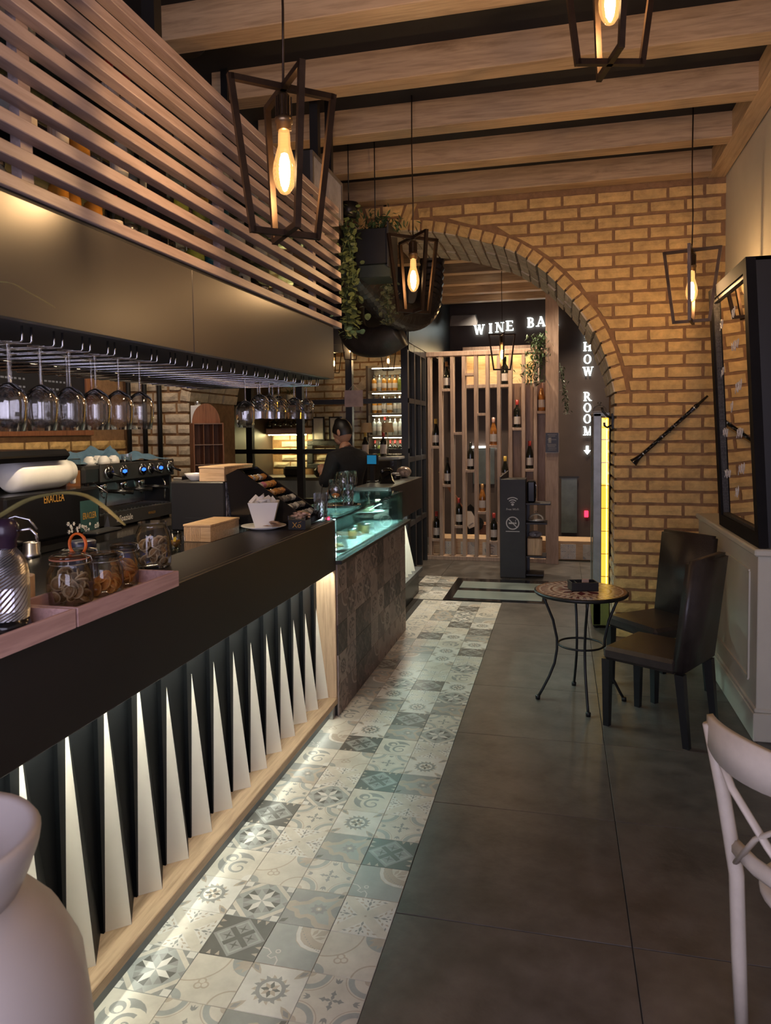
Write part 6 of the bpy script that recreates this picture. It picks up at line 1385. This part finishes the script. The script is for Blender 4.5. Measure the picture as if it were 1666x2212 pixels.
sign('show_room_sign', 'glowing white letters SHOW ROOM stacked on the far wall', [(c, .335, vz(p)) for c, p in (('S',732),('H',759),('O',786),('W',812),('R',866),('O',890),('O',914),('M',940),('v',982))], .135)
tag(obj('wall_speaker', MB().hexa([(-1.62,10.9,3.30),(-1.22,10.95,3.30),(-1.22,11.1,3.38),(-1.62,11.1,3.38),(-1.60,10.95,3.46),(-1.25,10.98,3.46),(-1.25,11.15,3.50),(-1.60,11.15,3.50)]).box(-1.45,-1.40,11.1,11.8,3.42,3.46), pmat('grey_speaker', (.14,.14,.15), .5), None, True, loc=(-1.4, 11, 3.3)), 'grey wall speaker high on the left of the far room', 'speaker')
tag(obj('red_wall_lamp', MB().cbox(-.03,.03,-.02,.02,0,.10,.006), emit('red_lamp', (1,.02,.05), 2.5), loc=(.38, 11.77, .37)), 'small red glowing call point on the far wall', 'lamp')
gt = thing('electric_guitar', 'black electric guitar with white guard leaning behind the slats', 'guitar', (-1.20, 10.55, .26)); gt.rotation_euler = (rad(-8), rad(-32), 0)
def outl(sx): return [(.0,.0),(.10,.01),(.165,.06),(.175,.13),(.135,.20),(.135,.26),(.16,.33),(.14,.40),(.09,.39),(.05,.36),(-.03,.36),(-.08,.42),(-.13,.42),(-.15,.35),(-.125,.27),(-.13,.20),(-.17,.13),(-.16,.05),(-.09,.01)]
obj('body', MB().prism([(x,0,z) for x, z in outl(1)], (0,.04,0)), M['blackgloss'], gt); obj('pick_guard', MB().prism([(-.06,-.003,.10),(.07,-.003,.08),(.10,-.003,.2),(.10,-.003,.30),(.03,-.003,.35),(-.06,-.003,.34)], (0,.003,0)), M['porcelain'], gt)
obj('neck', MB().box(-.025,.025,-.012,.02,.34,.88), M['redwood'], gt); obj('headstock', MB().prism([(-.03,-.006,.88),(.035,-.006,.88),(.06,-.006,1.05),(-.02,-.006,1.05)], (0,.016,0)), M['pine'], gt); obj('bridge', MB().box(-.04,.04,-.01,-.003,.13,.15), M['steel'], gt)
tag(obj('guitar_amp', MB().cbox(-.28,.28,-.14,.14,0,.36,.01).box(-.26,.26,-.145,-.14,.08,.10).box(-.26,.26,-.145,-.14,.2,.22), M['redwood'], loc=(-.95, 10.9, 0)), 'brown wooden amplifier box behind the slats', 'amplifier')
# assumed recessed downlights of the far room, plus added ones for passage and back counter
def downlight(x, y, power, label, col=(1,.80,.58), spot=110):
    t = thing('ceiling_downlight', label, 'ceiling light', (x, y, 3.80), group='assumed ceiling downlights'); obj('ring', MB().lathe([(.045,.024),(.05,0),(.06,-.004),(.062,.024)], n=20, caps=False), M['steel'], t); obj('lens', MB().lathe([(0,.004),(.045,.004)], n=16, caps=False), emit('downlight_lens', col, 6), t)
    l = bpy.data.lights.new('downlight_beam', 'SPOT'); l.energy = power; l.color = col; l.spot_size = rad(spot); l.spot_blend = .6; l.shadow_soft_size = .04
    o = bpy.data.objects.new('downlight_beam', l); C.objects.link(o); o.parent = t; o.location = (0, 0, -.01); return t
downlight(-2.95, 5.1, 70, 'added ceiling downlight over the back counter'); downlight(.45, 9.2, 60, 'added ceiling downlight over the passage beside the pillar'); downlight(-.9, 9.38, 150, 'assumed ceiling downlight over the slat screen'); downlight(.4, 10.75, 120, 'assumed ceiling downlight over the far right'); downlight(-.9, 10.75, 120, 'assumed ceiling downlight behind the slat screen')  # back counter and passage lamps are added to brighten pier, bench and pillar
# ================================================================ lit wine cabinet in the arch, hook
wcab = thing('wine_cabinet', 'slim grey wine cabinet glowing amber inside the arch', 'wine cabinet', (.34, 6.85, 0))
G_ = lambda n_, mb, m_: obj(n_, mb, m_, wcab, True); gm = pmat('grey_aluminium', (.26,.27,.25), .35, .3)
G_('post', MB().cbox(.268,.338,6.56,6.60,.03,1.88,.006), gm); G_('post', MB().cbox(.268,.30,7.05,7.09,.03,1.88,.006), gm); G_('top', MB().cbox(.268,.405,6.56,7.09,1.85,1.885,.004), gm); G_('side', MB().box(.272,.278,6.60,7.05,.05,1.85), M['pane']); G_('back', MB().box(.398,.404,6.58,7.09,.03,1.85), pmat('amber_liner', (.5,.34,.10), .4)); G_('bottom', MB().cbox(.268,.405,6.56,7.09,.03,.30,.004), pmat('olive_panel', (.14,.15,.03), .5))
G_('light_strip', MB().box(.380,.390,6.622,6.632,.34,1.83), M['yelled']); G_('glow_panel', MB().box(.342,.397,6.634,6.640,.32,1.84), emit('amber_backlit_panel', (1,.50,.05), 1.1)); G_('front_glass', MB().box(.338,.404,6.57,6.576,.30,1.85), M['pane']); G_('caster', MB().lathe([(0,-.02),(.03,-.02),(.03,.02),(0,.02)], (.30, 6.60, .03), 12, 'y'), M['black'])  # added glowing panel: its emission stands in for amber light filling the cabinet
for k in range(7): G_('wire_rack', MB().tube([(.285,6.62,.45+k*.2),(.395,6.62,.45+k*.2),(.395,7.0,.45+k*.2)], .003, 5), M['brass'])
cloche(.33, 6.80, 1.8855, .062, 'small glass dome on top of the amber wine cabinet')
hk = thing('coat_hook', 'black iron double hook on the arch pier', 'hook', (.405, 6.26, 1.80)); obj('plate', MB().cbox(-.008,.016,-.03,.03,-.06,.07,.004), M['iron'], hk); obj('upper_hook', MB().tube([(-.005,0,.03),(-.04,0,.05),(-.075,0,.09),(-.08,0,.12)], .010, 8), M['iron'], hk); obj('lower_hook', MB().tube([(-.005,0,-.03),(-.04,0,-.045),(-.06,0,-.03),(-.062,0,-.005)], .009, 8), M['iron'], hk)
# ================================================================ barman
def skin_mesh(verts, edges, sub=2):
    bm = bmesh.new(); ly = bm.verts.layers.skin.verify(); vs = []
    for i, (co, r) in enumerate(verts):
        v = bm.verts.new(co); v[ly].radius = (r, r) if not isinstance(r, tuple) else r; v[ly].use_root = (i == 0); vs.append(v)
    for a, b in edges: bm.edges.new((vs[a], vs[b]))
    me = bpy.data.meshes.new('skin'); bm.to_mesh(me); bm.free(); o = bpy.data.objects.new('skin', me); C.objects.link(o)
    s = o.modifiers.new('s', 'SKIN'); s.use_smooth_shade = True; d = o.modifiers.new('d', 'SUBSURF'); d.levels = sub
    dg = bpy.context.evaluated_depsgraph_get(); out = bpy.data.meshes.new_from_object(o.evaluated_get(dg)); bpy.data.objects.remove(o); return out
def memb(me):
    mb = MB(); mb.add([v.co.copy() for v in me.vertices], [list(p.vertices) for p in me.polygons], True); return mb
SK = [((0,0,.98),(.16,.12)), ((0,-.01,1.14),(.14,.10)), ((0,-.015,1.34),(.165,.11)), ((0,-.01,1.50),(.10,.085)), ((0,.005,1.575),.056), ((0,.035,1.655),.054),
      ((-.185,-.01,1.485),.065), ((-.25,.06,1.23),.046), ((-.11,.24,1.335),.030), ((.185,-.01,1.485),.065), ((.27,.05,1.22),.046), ((.17,.30,1.16),.030),
      ((-.10,0,.92),.10), ((-.11,.02,.50),.066), ((-.11,-.02,.09),.045), ((-.11,.12,.04),.04), ((.10,0,.92),.10), ((.11,.02,.50),.066), ((.11,-.02,.09),.045), ((.11,.12,.04),.04)]
SE = [(0,1),(1,2),(2,3),(3,4),(4,5),(3,6),(6,7),(7,8),(3,9),(9,10),(10,11),(0,12),(12,13),(13,14),(14,15),(0,16),(16,17),(17,18),(18,19)]
pe = thing('person', 'barman in black shirt seen from behind, raising one hand', 'person', (-2.03, 6.82, .0), rad(62))
body = memb(skin_mesh(SK, SE)); HT = Matrix.Rotation(rad(-14), 3, 'X') @ Matrix.Rotation(rad(10), 3, 'Z')
hc = Vector((0,.055,1.745))
body.sphere(hc, .1, 18, 14, HT, (.076/.1,.098/.1,.118/.1)); body.sphere(hc+HT @ Vector((0,.045,-.065)), .062, 14, 10, HT, (.85,.9,.95))
body.sphere(hc+HT @ Vector((0,.102,-.015)), .018, 8, 6, HT, (.7,.9,1.3)); 
for s in (-1, 1):
    body.sphere(hc+HT @ Vector((.078*s,-.005,-.015)), .03, 10, 8, HT, (.35,.65,1.1)); body.sphere(hc+HT @ Vector((.032*s,.083,.012)), .014, 8, 6, HT, (1.2,.6,.7))
body.sphere(hc+HT @ Vector((0,.092,-.062)), .022, 8, 6, HT, (1.2,.5,.4))
def hand(w_, fw, upv, side):
    fw = fw.normalized(); sd = fw.cross(upv).normalized()*side; upv = sd.cross(fw).normalized()*side
    Mx = Matrix((sd, fw, upv)).transposed(); body.sphere(w_+fw*.045, .045, 12, 8, Mx, (.95,1.15,.48))
    for k in range(4):
        x = (-.030+.020*k); L = (.030,.036,.034,.027)[k]; b = w_+sd*x+fw*.082; pts = [b-fw*.02, b+fw*L*.5+upv*.004, b+fw*L*.95-upv*.022, b+fw*L*.45-upv*.044, b+fw*.0-upv*.046]
        body.tube(pts, [.0105,.010,.0095,.009,.007], 8)
    t0 = w_+sd*.038+fw*.03; body.tube([t0-sd*.012, t0+sd*.016+fw*.022-upv*.012, t0+sd*.004+fw*.044-upv*.034, t0-sd*.014+fw*.05-upv*.045], [.013,.012,.0105,.008], 8)
hand(Vector((-.11,.24,1.335)), Vector((.25,.30,.55)), Vector((-.6,-.2,.5)), 1); hand(Vector((.17,.30,1.16)), Vector((-.3,.5,-.1)), Vector((0,.1,1)), -1)
obj('body', body, M['skin'], pe)
cap = MB(); vs = []
for i in range(11):
    t_ = math.pi*.62*i/10
    for k in range(20):
        a = 2*math.pi*k/20; fr_ = math.sin(a); lim = 1-.30*max(0, fr_); tt = t_*lim; r_ = 1.075+.02*math.sin(a*5+i)
        p = Vector((.076*r_*math.sin(tt)*math.cos(a), .100*r_*math.sin(tt)*math.sin(a), .122*r_*math.cos(tt)+.018*(i < 5)*max(0, fr_))); vs.append(hc+HT @ p)
cap.add(vs, [(i*20+k, (i+1)*20+k, (i+1)*20+(k+1) % 20, i*20+(k+1) % 20) for i in range(10) for k in range(20)], True); obj('hair', cap, M['hair'], pe)
TS = [((0,0,.95),(.175,.135)), ((0,-.01,1.14),(.162,.122)), ((0,-.015,1.34),(.185,.13)), ((0,-.01,1.50),(.118,.10)), ((0,.0,1.575),.076), ((0,.004,1.605),.070),
      ((-.19,-.01,1.49),.085), ((-.25,.06,1.23),.060), ((-.135,.20,1.318),.042), ((.19,-.01,1.49),.085), ((.27,.05,1.22),.060), ((.185,.26,1.17),.042)]
sh_ = skin_mesh(TS, [(0,1),(1,2),(2,3),(3,4),(4,5),(3,6),(6,7),(7,8),(3,9),(9,10),(10,11)]); o = obj('shirt', memb(sh_), M['shirt'], pe, label='black shirt')
TR = [((0,0,.98),(.17,.13)), ((-.10,0,.90),.112), ((-.11,.02,.50),.080), ((-.11,-.02,.08),.062), ((.10,0,.90),.112), ((.11,.02,.50),.080), ((.11,-.02,.08),.062)]
obj('trousers', memb(skin_mesh(TR, [(0,1),(1,2),(2,3),(0,4),(4,5),(5,6)])), M['shirt'], pe)
obj('apron_strap', MB().tube([(.07,-.085,1.50),(.045,-.02,1.60),(0,-.045,1.615),(-.045,-.02,1.60),(-.07,-.085,1.50)], .009, 6), pmat('brown_strap', (.16,.07,.05), .6), pe)
